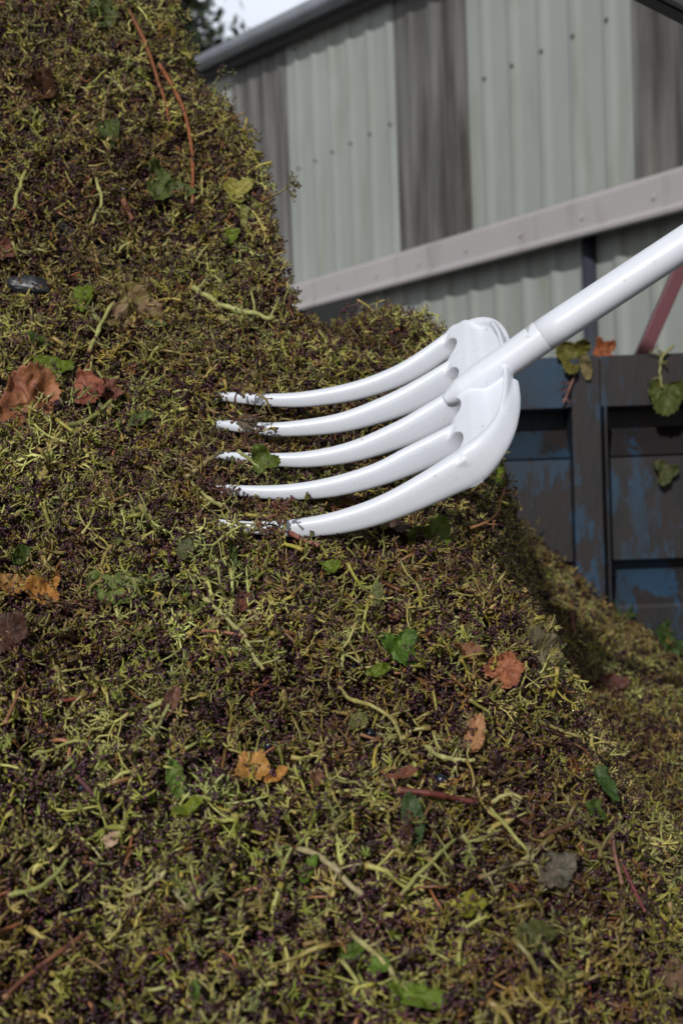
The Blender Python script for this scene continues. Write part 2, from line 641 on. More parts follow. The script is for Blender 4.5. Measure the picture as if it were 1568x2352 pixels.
def zU(X, Y):
    a = np.interp(Y + .05 * np.sin(X * 9), ufY, ufZ)
    b = np.interp(X + .25 * np.maximum(0, Y - 2.3) - .25 * np.maximum(0, 2.15 - Y), urX, urZ)
    return -smax(-a, -b, .05) + EYE


r1, r2, r3 = P(1200, 1245, 2.85), P(1568, 1560, 2.85), P(1568, 2050, 1.75)
nr = np.cross(r2 - r1, r3 - r1)


def zR(X, Y):
    return r1[2] - (nr[0] * (X - r1[0]) + nr[1] * (np.minimum(Y, 3.0) - r1[1])) / nr[2] - .9 * np.maximum(0, Y - 2.92) - 2.4 * np.maximum(0, .36 - X) - 1.2 * np.maximum(0, 1.5 - Y)


def zH(X, Y, fine=True):
    z = smax(zF(X, Y), zU(X, Y), .04)
    z = smax(z, zR(X, Y), .05)
    if fine:
        p = np.stack([X, Y, np.zeros_like(X)], -1)
        z = z + .016 * vnoise(p * 9 + 5) + .011 * vnoise(p * 22 + 11) + .008 * vnoise(p * 48)
    return np.maximum(z, .0)


def grad(X, Y, e=.006):
    gx = (zH(X + e, Y) - zH(X - e, Y)) / (2 * e)
    gy = (zH(X, Y + e) - zH(X, Y - e)) / (2 * e)
    nn = np.stack([-gx, -gy, np.ones_like(gx)], -1)
    return nn / np.linalg.norm(nn, axis=-1, keepdims=True)


def hit(px, py, lift=0.0):
    """where the sight line through (px,py) meets the heap, and the normal there"""
    r = ray(px, py); d = np.arange(.6, 3.4, .004)
    p = CM[:3, 3] + r * d[:, None]
    below = p[:, 2] < zH(p[:, 0], p[:, 1])
    if not below.any(): return hit(px, py + 10, lift)
    i = int(np.argmax(below))
    q = p[i]
    nn = grad(np.array([q[0]]), np.array([q[1]]), .02)[0]
    return q + nn * lift, nn


# ---------------------------------------------------------------- twig variants
GREEN = np.array([.235, .215, .045]); PALE = np.array([.40, .37, .12]); BROWN = np.array([.16, .075, .025]); PURP = np.array([.048, .013, .028])
lr = random.Random(11)


def rv(s=1.0): return np.array([lr.gauss(0, s), lr.gauss(0, s), lr.gauss(0, s)])


def unit(v): return v / (np.linalg.norm(v) + 1e-9)


def pedicel(mb, base, d, L, r, green, knob=True, n=4):
    d = unit(d); mid = base + d * L * .55 + rv(L * .06); tip = base + d * L + rv(L * .08)
    e = unit(tip - mid)
    if knob:
        p = [base, mid, tip, tip + e * r * 2.2]
        mb.tube(p, [r * 1.1, r * .85, r * 1.25, r * 1.9], n, [green, green * 1.02, green * .8 + PURP * .25, PURP * lr.uniform(.7, 1.6)])
    else:
        mb.tube([base, mid, tip], [r, r * .85, r * .8], n, [green, green, green * .7 + BROWN * .3])


def umbel(mb, base, d, green, k=None, Ls=1.0, rs=1.0):
    k = k or lr.randint(4, 7)
    for _ in range(k):
        dd_ = unit(unit(d) * .8 + rv(.62))
        pedicel(mb, base, dd_, lr.uniform(.0042, .0088) * Ls, lr.uniform(.0007, .00095) * rs, green * lr.uniform(.8, 1.15))


def rachis(L, nb, r0=.0019, green=GREEN):
    """grape stalk with side branches, lying roughly in its XY plane"""
    mb = MB()
    ctrl = [np.zeros(3)]
    d = np.array([1.0, 0, 0])
    for i in range(4):
        d = unit(d + np.array([0, lr.gauss(0, .5), lr.gauss(0, .28)])); ctrl.append(ctrl[-1] + d * L / 4)
    ax = spline(ctrl, 9)
    gg = [green * lr.uniform(.9, 1.15) for _ in ax]
    gg[0] = gg[0] * .5 + BROWN * .6
    rr = np.linspace(r0, r0 * .5, 9) * np.array([1.25] + [lr.uniform(.9, 1.2) for _ in range(8)])
    mb.tube(ax, rr, 5, gg)
    for j in range(nb):
        t = lr.uniform(.1, 1); i = int(t * 8); b = ax[i]
        d = unit(ax[min(i + 1, 8)] - ax[max(i - 1, 0)])
        sd_ = unit(np.cross(d, rv()) + d * .5)
        if lr.random() < .75:
            Lb = lr.uniform(.006, .02) * (1.25 - t * .6)
            m1 = b + sd_ * Lb
            mb.tube([b, b + sd_ * Lb * .5 + rv(.0007), m1], [r0 * .5, r0 * .42, r0 * .42], 4, [green, green * 1.05, green])
            umbel(mb, m1, sd_, green, lr.randint(3, 6))
            if lr.random() < .5: pedicel(mb, b + sd_ * Lb * .5, sd_ + rv(.8), .007, .0007, green)
        else:
            pedicel(mb, b, sd_, lr.uniform(.004, .009), .00075, green)
    return mb


tint_sets = [GREEN, GREEN * 1.05, np.array([.2, .215, .035]), np.array([.24, .17, .045]), np.array([.14, .08, .03]), np.array([.33, .3, .08])]


def mbarr(mb):
    V = np.array(mb.V); c = np.array(mb.c)
    q = [f if len(f) == 4 else (f[0], f[1], f[2], f[2]) for f in mb.F]
    F = np.array([f for f in mb.F if len(f) == 4]).reshape(-1, 4)
    T = np.array([f for f in mb.F if len(f) == 3]).reshape(-1, 3)
    return V, c, F, T


varA = [mbarr(rachis(lr.uniform(.03, .075), lr.randint(6, 11), lr.uniform(.0012, .0022), [GREEN * 1.15, PALE * .8, PALE, GREEN, np.array([.2, .13, .05]), PALE * .7][i % 6])) for i in range(22)]
varB = []
for i in range(26):
    mb = MB()
    g_ = [tint_sets[0], tint_sets[2], np.array([.06, .028, .02]), tint_sets[3], np.array([.04, .015, .02]), tint_sets[5], np.array([.03, .014, .014]), np.array([.2, .1, .03])][i % 8]
    d0 = unit(rv())
    Lb = lr.uniform(.003, .011)
    b = -d0 * Lb
    mb.tube([b, b * .5 + rv(.0006), np.zeros(3)], [.0011, .0009, .0009], 4, [g_ * .6 + BROWN * .4, g_, g_])
    umbel(mb, np.zeros(3), d0, g_, lr.randint(4, 8))
    if lr.random() < .5: umbel(mb, b * .5, rv(), g_, 3)
    varB.append(mbarr(mb))
varC = []
for i in range(14):
    mb = MB(); L = lr.uniform(.012, .045); r = lr.uniform(.0007, .0016)
    c = spline([np.zeros(3), np.array([L / 3, lr.gauss(0, L * .12), lr.gauss(0, L * .05)]), np.array([L * .66, lr.gauss(0, L * .15), lr.gauss(0, L * .08)]), np.array([L, lr.gauss(0, L * .2), 0])], 6)
    col = [PALE, GREEN * 1.2, BROWN, np.array([.3, .12, .06]), PALE * .9, GREEN][i % 6]
    mb.tube(c, [r * 1.3, r, r, r * .95, r, r * 1.2], 5, [col * .6 + BROWN * .3, col, col, col, col, col * .6 + BROWN * .3])
    varC.append(mbarr(mb))
varD = []
for i in range(10):
    mb = MB(); e = np.array([lr.uniform(1, 1.9), lr.uniform(.6, 1), lr.uniform(.5, 1)]) * .0017
    col = [PURP, PURP * 1.7, np.array([.02, .012, .025]), np.array([.09, .02, .03]), np.array([.06, .03, .015])][i % 5]
    mb.add(np.array([(1, 0, 0), (-1, 0, 0), (0, 1, 0), (0, -1, 0), (0, 0, 1), (0, 0, -1)]) * e,
           [(0, 2, 4), (2, 1, 4), (1, 3, 4), (3, 0, 4), (2, 0, 5), (1, 2, 5), (3, 1, 5), (0, 3, 5)], col)
    varD.append(mbarr(mb))


def sample(n):
    """points on the heap, even per surface area, mostly where the photograph looks"""
    out = []
    tot = 0
    while tot < n:
        X = rng.uniform(-1.1, 1.0, n * 3); Y = rng.uniform(.55, 3.3, n * 3)
        Z = zH(X, Y)
        nn = grad(X, Y)
        q = np.stack([X, Y, Z], -1)
        c = (q - CM[:3, 3]) @ CM[:3, :3]
        u = c[:, 0] / -c[:, 2] * FPX / 784; v = c[:, 1] / -c[:, 2] * FPX / 1176
        inside = (np.abs(u) < 1.16) & (np.abs(v) < 1.1) & (c[:, 2] < 0)
        face = np.einsum('ij,ij->i', nn, CM[:3, 3] - q) > -.15
        pr = np.where(inside & face, 1.0, .06) / np.maximum(nn[:, 2], .15)
        pr = pr * (Z > .3) / 6.7
        # a little thinner far away, where each twig is below a pixel wide
        keep = rng.random(len(X)) < pr
        out.append((q[keep], nn[keep])); tot += keep.sum()
    q = np.vstack([a for a, b in out])[:n]; m = np.vstack([b for a, b in out])[:n]
    return q, m


def rand_rot(nrm, flat):
    """rotation matrices with local Z near the normal (flat=1: fully)"""
    k = len(nrm)
    z = nrm * flat + rng.normal(size=(k, 3)) * (1 - flat); z /= np.linalg.norm(z, axis=1)[:, None]
    x = rng.normal(size=(k, 3)); x -= z * (x * z).sum(1)[:, None]; x /= np.linalg.norm(x, axis=1)[:, None]
    y = np.cross(z, x)
    return np.stack([x, y, z], -1)


VV, CC, FQ, FT = [], [], [], []
off = 0


def scatter(variants, n, flat, lo, hi, smin=.8, smax_=1.2):
    global off
    q, m = sample(n)
    ids = rng.integers(0, len(variants), n)
    # colour drifts in patches over the heap
    patch = vnoise(q * 7 + 3)
    for vi, (V, c, F, T) in enumerate(variants):
        s = np.where(ids == vi)[0]
        if not len(s): continue
        R = rand_rot(m[s], flat); k = len(s)
        sc = rng.uniform(smin, smax_, k)
        ctr = V.mean(0)
        W = np.einsum('kij,vj->kvi', R, V - ctr) * sc[:, None, None]
        lift = rng.uniform(lo, hi, k)
        W += (q[s] + m[s] * lift[:, None])[:, None, :]
        br = rng.uniform(.5, 1.3, k) * (1 + .5 * patch[s])
        warm = np.clip(rng.normal(0, .12, k) - .25 * patch[s], -.3, .45)
        tint = np.stack([br * (1 + warm * .5), br * (1 - warm * .25), br * (1 - warm * .3)], -1)
        col = c[None] * tint[:, None]
        nv = len(V)
        base = off + np.arange(k)[:, None, None] * nv
        VV.append(W.reshape(-1, 3)); CC.append(col.reshape(-1, 3))
        if len(F): FQ.append((F[None] + base).reshape(-1, 4))
        if len(T): FT.append((T[None] + base).reshape(-1, 3))
        off += k * nv


DENS = 1.0
scatter(varA, int(6200 * DENS), .72, -.018, .009)
scatter(varB, int(38000 * DENS), .3, -.026, .006)
scatter(varC, int(6000 * DENS), .8, -.014, .005)
scatter(varB, 2600, .3, .006, .016)
scatter(varD, int(85000 * DENS), .2, -.022, .005, .7, 1.5)

# core surface of the heap
gx = np.linspace(-2.2, 1.7, 330); gy = np.linspace(-.4, 4.3, 400)
GX, GY = np.meshgrid(gx, gy, indexing='ij')
GZ = np.maximum(zH(GX, GY) - .028, -.02)
nv = GX.size
idx = np.arange(nv).reshape(GX.shape)
quads = np.stack([idx[:-1, :-1], idx[1:, :-1], idx[1:, 1:], idx[:-1, 1:]], -1).reshape(-1, 4)
zq = GZ.ravel()[quads].max(1)
quads = quads[zq > -.005]
V = np.vstack(VV + [np.stack([GX, GY, GZ], -1).reshape(-1, 3)])
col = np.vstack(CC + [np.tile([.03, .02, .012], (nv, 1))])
ncore = len(quads)
Q = np.vstack(FQ + [quads + off]); T = np.vstack(FT)
print('HEAP', len(V), len(Q), len(T))
me = bpy.data.meshes.new('grape_stem_heap')
me.vertices.add(len(V)); me.vertices.foreach_set('co', V.astype(np.float32).ravel())
nl = len(Q) * 4 + len(T) * 3
me.loops.add(nl); me.loops.foreach_set('vertex_index', np.concatenate([Q.ravel(), T.ravel()]).astype(np.int32))
me.polygons.add(len(Q) + len(T))
starts = np.concatenate([np.arange(len(Q)) * 4, len(Q) * 4 + np.arange(len(T)) * 3])
me.polygons.foreach_set('loop_start', starts.astype(np.int32))
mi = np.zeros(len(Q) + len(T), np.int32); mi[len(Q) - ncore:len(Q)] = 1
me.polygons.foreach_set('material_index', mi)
sm_ = np.ones(len(Q) + len(T), bool); sm_[len(Q):] = True
me.polygons.foreach_set('use_smooth', sm_)
a = me.color_attributes.new('col', 'FLOAT_COLOR', 'POINT')
cc = np.ones((len(V), 4), np.float32); cc[:, :3] = np.clip(col, .002, .8)
a.data.foreach_set('color', cc.ravel())
me.update(calc_edges=True)
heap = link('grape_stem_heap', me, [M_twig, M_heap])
tag(heap, 'great heap of wet destemmed grape stalks, green and purple', 'heap', kind='stuff')
del VV, CC, FQ, FT, V, Q, T, col, cc

# ---------------------------------------------------------------- fork
TD = [1.58 + (3 - k) * .055 for k in range(1, 6)]


def cp(x, y):  # coordinates read off an enlarged crop -> photo pixels
    return (700 + x / 1.206) * .6272, (1100 + y / 1.206) * .6272


up_e = [[(130, 408), (330, 412), (500, 403), (700, 365), (870, 305), (1000, 235), (1100, 172)],
        [(120, 530), (300, 540), (450, 533), (650, 500), (850, 425), (1000, 350), (1110, 285)],
        [(110, 672), (300, 675), (500, 668), (700, 625), (900, 540), (1010, 480), (1115, 415)],
        [(60, 808), (200, 817), (400, 815), (600, 785), (800, 725), (950, 650), (1110, 552)],
        [(60, 962), (150, 970), (300, 978), (500, 962), (700, 915), (900, 835), (1115, 700)]]
lo_e = [[(150, 445), (340, 468), (520, 470), (730, 440), (900, 388), (1030, 322), (1140, 245)],
        [(140, 570), (310, 595), (465, 600), (680, 577), (880, 518), (1030, 448), (1145, 368)],
        [(130, 700), (315, 727), (520, 737), (730, 708), (930, 640), (1045, 582), (1150, 508)],
        [(80, 838), (215, 863), (420, 880), (630, 864), (830, 810), (980, 745), (1145, 640)],
        [(75, 985), (165, 1003), (320, 1034), (530, 1042), (730, 1014), (930, 948), (1160, 835)]]
# head plate: rounded comb in (u,v), u along the tines towards the handle, v across
Or = P(1067, 904, TD[2])                       # middle of the slot ends
u3 = CM[:3, :3] @ unit(np.array([.80, .545, .27]))
vstep = (P(1071, 1006, TD[3] - .0275) - P(1055, 788, TD[0] - .0275)) / 3.0
v3 = unit(vstep); SP = np.linalg.norm(vstep)
n3 = unit(np.cross(u3, v3))
if n3.dot(CM[:3, 2]) < 0: n3 = -n3
tw = .0195; R0 = (SP - tw) / 2
print('SPACING', SP, 'dots', u3.dot(v3))
HV = 2 * SP + tw / 2


Wd = np.array([-.05, -.47, .88])  # camera frame: across the tines (towards the camera and down)
Wd = CM[:3, :3] @ (Wd / np.linalg.norm(Wd))
forkV, forkF = MB(), None
fb = MB()


def sweep(mb, ctr, wid, thk, side, ex=3.0, n=20):
    ctr = np.asarray(ctr, float)
    T = np.gradient(ctr, axis=0); T /= np.linalg.norm(T, axis=1)[:, None]
    V = []
    for p, t, a, b in zip(ctr, T, wid, thk):
        s = side - t * side.dot(t); s /= np.linalg.norm(s)
        nn_ = np.cross(t, s)
        for k in range(n):
            th = 2 * math.pi * k / n
            c, d = math.cos(th), math.sin(th)
            V.append(p + s * a / 2 * np.sign(c) * abs(c) ** (2 / ex) + nn_ * b / 2 * np.sign(d) * abs(d) ** (2 / ex))
    m = len(ctr); F = []
    for i in range(m - 1):
        for k in range(n): F.append((i * n + k, i * n + (k + 1) % n, (i + 1) * n + (k + 1) % n, (i + 1) * n + k))
    F.append(tuple(range(n))[::-1]); F.append(tuple((m - 1) * n + k for k in range(n)))
    mb.add(V, F)


roots = []
for k in range(5):
    c = []; hgt = []
    for (ux, uy), (lx, ly) in zip(up_e[k], lo_e[k]):
        a = cp(ux, uy); b = cp(lx, ly)
        i = len(c)
        dep = TD[k] + .028 * (1 - i / 6) + (.022 if i == 0 else 0)
        c.append(P((a[0] + b[0]) / 2, (a[1] + b[1]) / 2, dep))
        hgt.append(math.hypot(a[0] - b[0], a[1] - b[1]) * dep / FPX)
    # burrow the tip into the heap
    tip = c[0] + (c[0] - c[1]) * .12 + np.array([0, .035, -.006])
    kk_ = k - 2
    c = c[:6] + [Or + kk_ * SP * v3 - .016 * u3 - .0015 * n3, Or + kk_ * SP * v3 + .002 * u3 - .0015 * n3]; hgt = hgt[:6] + [hgt[6] * 1.06] * 2
    c = [tip] + c; hgt = [hgt[0] * .8] + hgt
    cs = spline(c, 40); hs = np.interp(np.linspace(0, len(c) - 1, 40), range(len(c)), hgt)
    # width shows at 0.47, thickness at 0.88 of its size
    fl = np.linspace(0, 1, 40) ** 1.4
    wid = hs / (.57 + .80 * (1.0 + .8 * fl)) * 1.26
    thk = wid * (1.0 + .8 * fl)
    if k in (0, 4):     # the outer tines run on round the shoulder into the back edge
        sg = -1 if k == 0 else 1
        uv = np.array([(.014, 1.985), (.029, 1.90), (.041, 1.72), (.050, 1.45), (.0555, 1.15), (.0575, .8), (.058, .5)])
        rim = Or + uv[:, :1] * u3 + sg * SP * uv[:, 1:] * v3 - n3 * np.linspace(.0015, .003, 7)[:, None]
        cs2 = spline(np.vstack([c, rim]), 80)
        for _ in range(60): cs2[40:-1] = .5 * cs2[40:-1] + .25 * (cs2[39:-2] + cs2[41:])
        kx = np.linspace(0, len(c) + 6, 80)
        h2 = np.interp(kx, range(len(c)), hgt)
        f2 = np.clip(kx / (len(c) - 1), 0, 1) ** 1.4
        w2 = h2 / (.57 + .80 * (1.0 + .8 * f2)) * 1.26
        t2 = w2 * (1.0 + .8 * f2)
        g2 = np.clip((kx / (len(c) - 1) - .35) / .65, 0, 1) ** 1.6 * np.clip(1 - (kx - (len(c) - 1)) / 4, 0, 1)
        cs2 = cs2 - n3 * (t2 * .05 * g2)[:, None]; t2 = t2 * (1 + .1 * g2)
        fall = np.clip((kx - (len(c) - 1)) / 7, 0, 1)
        w2 = w2 * (1 - .6 * fall); t2 = t2 * (1 - .62 * fall)
        sweep(fb, cs2, w2, t2, Wd, n=24)
        continue
    g2 = np.clip((np.linspace(0, 1, 40) - .35) / .65, 0, 1) ** 1.6
    cs = cs - n3 * (thk * .26 * g2)[:, None]; thk = thk * (1 + .52 * g2)
    # carry on into the head
    tg = unit(cs[-1] - cs[-3])
    ext = np.array([cs[-1] + tg * s for s in (.004,)])
    cs = np.vstack([cs, ext]); wid = np.append(wid, [wid[-1] * .8]); thk = np.append(thk, [thk[-1] * .8])
    sweep(fb, cs, wid, thk, Wd)
    roots.append((cs[39], tg, wid[-1], thk[-1]))

def sdcomb(u, v):
    """negative inside the head"""
    a = np.abs(v)
    ub = .060 * np.sqrt(np.maximum(1e-4, 1 - (a / HV * 1.02) ** 2.6))          # back edge
    d = np.maximum(u - ub, a - HV)
    d = np.maximum(d, -u - .03)
    q = (v / SP) - np.floor(v / SP) - .5         # slots midway between tines
    q = q * SP
    s = np.hypot(np.maximum(0, u + R0 * .9) / .9, q) - R0
    return np.maximum(d, -s)


def plate(mb, un, vn, n_lo, n_hi, f):
    us = np.linspace(-.045, .07, un); vs = np.linspace(-HV - .004, HV + .004, vn)
    U, Vv = np.meshgrid(us, vs, indexing='ij')
    D = f(U, Vv)
    e = .0004
    for _ in range(3):   # snap border vertices to the outline
        gu = (f(U + e, Vv) - f(U - e, Vv)) / (2 * e); gv = (f(U, Vv + e) - f(U, Vv - e)) / (2 * e)
        g2 = gu * gu + gv * gv + 1e-9
        D = f(U, Vv)
        near = (D > 0) & (D < .0026)
        U = np.where(near, U - D * gu / g2, U); Vv = np.where(near, Vv - D * gv / g2, Vv)
    D = f(U, Vv)
    ok = D < .0005
    ids = -np.ones(U.shape, int); ids[ok] = np.arange(ok.sum())
    uu, vv = U[ok], Vv[ok]

    def mp(uu, vv, nf):
        nn_ = nf(uu, vv)
        return Or + uu[:, None] * u3 + vv[:, None] * v3 + nn_[:, None] * n3
    top = mp(uu, vv, n_hi); bot = mp(uu, vv, n_lo)
    m = ok.sum(); F = []
    cnt = {}
    for i in range(un - 1):
        for j in range(vn - 1):
            q = [ids[i, j], ids[i + 1, j], ids[i + 1, j + 1], ids[i, j + 1]]
            if min(q) < 0: continue
            F.append(tuple(q)); F.append(tuple(x + m for x in q[::-1]))
            for a, b in zip(q, q[1:] + q[:1]): cnt[(a, b)] = 1
    for (a, b) in list(cnt):
        if (b, a) not in cnt: F.append((b, a, a + m, b + m))
    mb.add(np.vstack([top, bot]), F)


def sstep(x): x = np.clip(x, 0, 1); return x * x * (3 - 2 * x)


def nhi(u, v):   # upper face: rises across the bend
    return .0115 - .011 * sstep((u - .012) / .018) - .008 * sstep((-u - .006) / .024)


def nlo(u, v):
    return -.024 + .0175 * sstep((u - .02) / .02) + .008 * sstep((-u - .006) / .024)


plate(fb, 60, 210, nlo, nhi, sdcomb)
# lip along the back edge
vs = np.linspace(-HV * .80, HV * .86, 50)
ubk = .060 * np.sqrt(1 - (np.abs(vs) / HV) ** 2.6) - .0015
tp = np.minimum(1, np.minimum(vs - vs[0], vs[-1] - vs) / .03)
lip = Or + ubk[:, None] * u3 + vs[:, None] * v3 + (-.002 + .005 * tp)[:, None] * n3
sweep(fb, lip, .0045 + .002 * tp, .008 + .010 * tp, u3, 2.6, 12)

# socket and handle
hd0 = P(1030, 902, TD[2] - .002); hA = P(1160, 832, 1.558); hB = P(1247, 771, 1.548); hC = P(1568, 565, 1.51)
hdir = unit(hC - hA)
sock = spline([hA - hdir * .078 + n3 * .001, hA - hdir * .05, hA, hB], 16)
rs = np.interp(np.linspace(0, 1, 16), [0, .25, .5, 1], [.006, .0145, .0178, .0186])
V_, F_ = tube(sock, rs, 28); fb.add(V_, F_)
# the head is one moulding: fuse the overlapping solids
fork = empty('fork', tuple(hB), label='white plastic five-tined fork with its tine tips sunk in the heap', cat='fork')
head = fb.build('head', M_white, fork, True)
rm = head.modifiers.new('r', 'REMESH'); rm.mode = 'VOXEL'; rm.voxel_size = .0011; rm.use_smooth_shade = True
smo = head.modifiers.new('s', 'SMOOTH'); smo.iterations = 12; smo.factor = .5
mb = MB()
hE = hB + (hC - hA) / np.linalg.norm(hC - hA) * .95
hl = np.linspace(0, 1, 30)[:, None]
hp = (hB - hdir * .012) * (1 - hl) + hE * hl
hp[2:, 2] += .0
mb.tube(hp, [.0183] * 30, 36)
mb.build('handle', M_white, fork, True)

# ---------------------------------------------------------------- leaves
LR = random.Random(5)


def leaf_mesh(size, c1, c2, kind='vine', curl=.3, vein=None, serr=1.0, part=1.0):
    """crumpled vine leaf, base at the origin, blade in XY along +Y, with thickness"""
    rings, seg = 12, 96
    V = []; cols = []
    ph = LR.uniform(0, 99)
    c1 = np.array(c1); c2 = np.array(c2)
    vein_c = np.array(vein) if vein is not None else c1 * 1.3 + .03
    va = [0, .8, -.8, 2.2, -2.2] if kind == 'broad' else [0, .85, -.85, 1.75, -1.75] if kind == 'vine' else [0]
    fold = LR.uniform(-1, 1)
    for i in range(rings + 1):
        t = i / rings
        for k in range(seg):
            th = 2 * math.pi * k / seg - math.pi
            if kind == 'vine':
                r = .36 + .10 * math.cos(th) + .2 * (.5 + .5 * math.cos(th * 3.35)) ** .7 * (1 if abs(th) < 2.4 else .5)
                if abs(th) > 2.75: r *= .55 + .45 * max(0, (math.pi - abs(th)) * -1 / .39 + 1) * 0 + .12 * (abs(th) < 2.9)
                r *= 1 + .13 * serr * (((k * 27 / 96) % 1) - .5)
                r *= 1 + .3 * vnoise(np.array([math.cos(th) * 1.2 + ph, math.sin(th) * 1.2, ph]))
            elif kind in ('long', 'broad'):
                r = .5 / math.sqrt((math.sin(th) / (.42 if kind == 'long' else .62)) ** 2 + math.cos(th) ** 2) * (1 if kind == 'long' else 1 + .25 * vnoise(np.array([math.cos(th) * 1.5 + ph, math.sin(th) * 1.5, ph]))) * (1 + .05 * serr * math.sin(k * 2.1))
            else:
                r = .42 * (1 + .45 * vnoise(np.array([math.cos(th) * 1.6 + ph, math.sin(th) * 1.6, ph])) + .1 * LR.uniform(-1, 1) * serr)
            x, y = math.sin(th) * r * t, math.cos(th) * r * t
            if part < 1 and x > part - .5: x = part - .5 + .04 * math.sin(y * 30 + ph)
            z = curl * (x * x * 1.5 * (1 + fold) + y * y * .9) + .10 * vnoise(np.array([x * 5 + ph, y * 5, 1.])) + .035 * vnoise(np.array([x * 14 + ph, y * 14, 2.])) + .10 * curl * abs(math.sin(3 * th)) * t * t \
                + curl * .22 * vnoise(np.array([x * 3 + ph, y * 3, 7.]))
            vm = 0
            for a in va:
                s_ = math.sin(th - a) * r * t; c_ = math.cos(th - a)
                if c_ > 0: vm = max(vm, math.exp(-(s_ / .014) ** 2))
                if c_ > 0:
                    along = c_ * r * t
                    b = (along * 9 - abs(s_) * 7) % 1
                    vm = max(vm, .45 * math.exp(-((b - .5) / .07) ** 2) if abs(s_) < .2 else 0)
            z += .012 * vm - .01
            V.append((x * size, (y - (.1 if kind == 'vine' else 0)) * size, z * size))
            f = .5 + .5 * vnoise(np.array([x * 6 + ph, y * 6, ph])); f = max(0, min(1, f * 1.5 - .2))
            c = (c1 * (1 - f) + c2 * f) * LR.uniform(.93, 1.07)
            c = c * (1 - .55 * vm) + vein_c * .55 * vm
            cols.append(c)
    F = []
    for i in range(rings):
        for k in range(seg):
            q = (i * seg + k, i * seg + (k + 1) % seg, (i + 1) * seg + (k + 1) % seg, (i + 1) * seg + k)
            F.append(q)
    me = bpy.data.meshes.new('leaf')
    me.from_pydata(V, [], F)
    a = me.color_attributes.new('col', 'FLOAT_COLOR', 'POINT')
    cc = np.ones((len(V), 4)); cc[:, :3] = np.clip(cols, .003, .9); a.data.foreach_set('color', cc.ravel())
    bm = bmesh.new(); bm.from_mesh(me); bmesh.ops.remove_doubles(bm, verts=bm.verts, dist=size * 1e-5); bm.to_mesh(me); bm.free()
    me.polygons.foreach_set('use_smooth', [True] * len(me.polygons))
    return me


def place(o, px, py, rot, lift=.004, tilt=0, tilt2=0, pos=None, nrm=None, face=0.0):
    """stand o on the heap at (px,py); rot turns it in the surface plane; face>0 leans its plane to face the camera"""
    if pos is None: pos, nrm = hit(px, py, lift)
    vd = unit(CM[:3, 3] - pos)
    z = unit(nrm * (1 - face) + vd * face)
    upv = CM[:3, 1]
    y = unit(upv - z * upv.dot(z)); x = np.cross(y, z)
    M = Matrix(((x[0], y[0], z[0]), (x[1], y[1], z[1]), (x[2], y[2], z[2]))).to_4x4()
    M = Matrix.Translation(Vector(pos)) @ M @ Matrix.Rotation(math.radians(rot), 4, 'Z') @ Matrix.Rotation(math.radians(tilt), 4, 'X') @ Matrix.Rotation(math.radians(tilt2), 4, 'Y')
    o.matrix_world = M
    return o


def leaf(px, py, szpx, rot, c, label, kind='vine', curl=.3, group='fallen leaves on the heap', stem=False, face=.4, tilt=0, tilt2=0, lift=.014, pos=None, nrm=None, cat='leaf', part=1.0, vein=None):
    if pos is None: p0, nrm = hit(px, py, lift)
    else: p0 = pos
    dep = -((p0 - CM[:3, 3]) @ CM[:3, 2])
    size = szpx * dep / FPX * (1.0 if pos is not None else 1.18 if kind == 'vine' else 1.1)
    c1, c2 = [np.array(q) * (np.array([1.2, 1.0, .55]) if q[1] > q[0] else 1) for q in c]
    me = leaf_mesh(size, c1, c2, kind, curl, vein, part=part)
    if stem:
        root = empty('leaf', (0, 0, 0))
        bl = link('blade', me, M_leaf, root)
        mb = MB(); mb.tube(spline([(0, -.05 * size, 0), (.05 * size, -.4 * size, .08 * size), (-.03 * size, -.8 * size, 0)], 8), size * .018, 6, np.array([.2, .12, .06]))
        st = mb.build('stalk', M_bark, root, True)
        o = root
        sol_on = bl
    else:
        o = link('leaf', me, M_leaf); sol_on = o
    if pos is None: tilt += LR.uniform(-22, 22); tilt2 += LR.uniform(-22, 22)
    sl = sol_on.modifiers.new('s', 'SOLIDIFY'); sl.thickness = .0005
    place(o, px, py, rot, pos=p0, nrm=nrm, face=face, tilt=tilt, tilt2=tilt2)
    tag(o, label, cat, group)
    return o


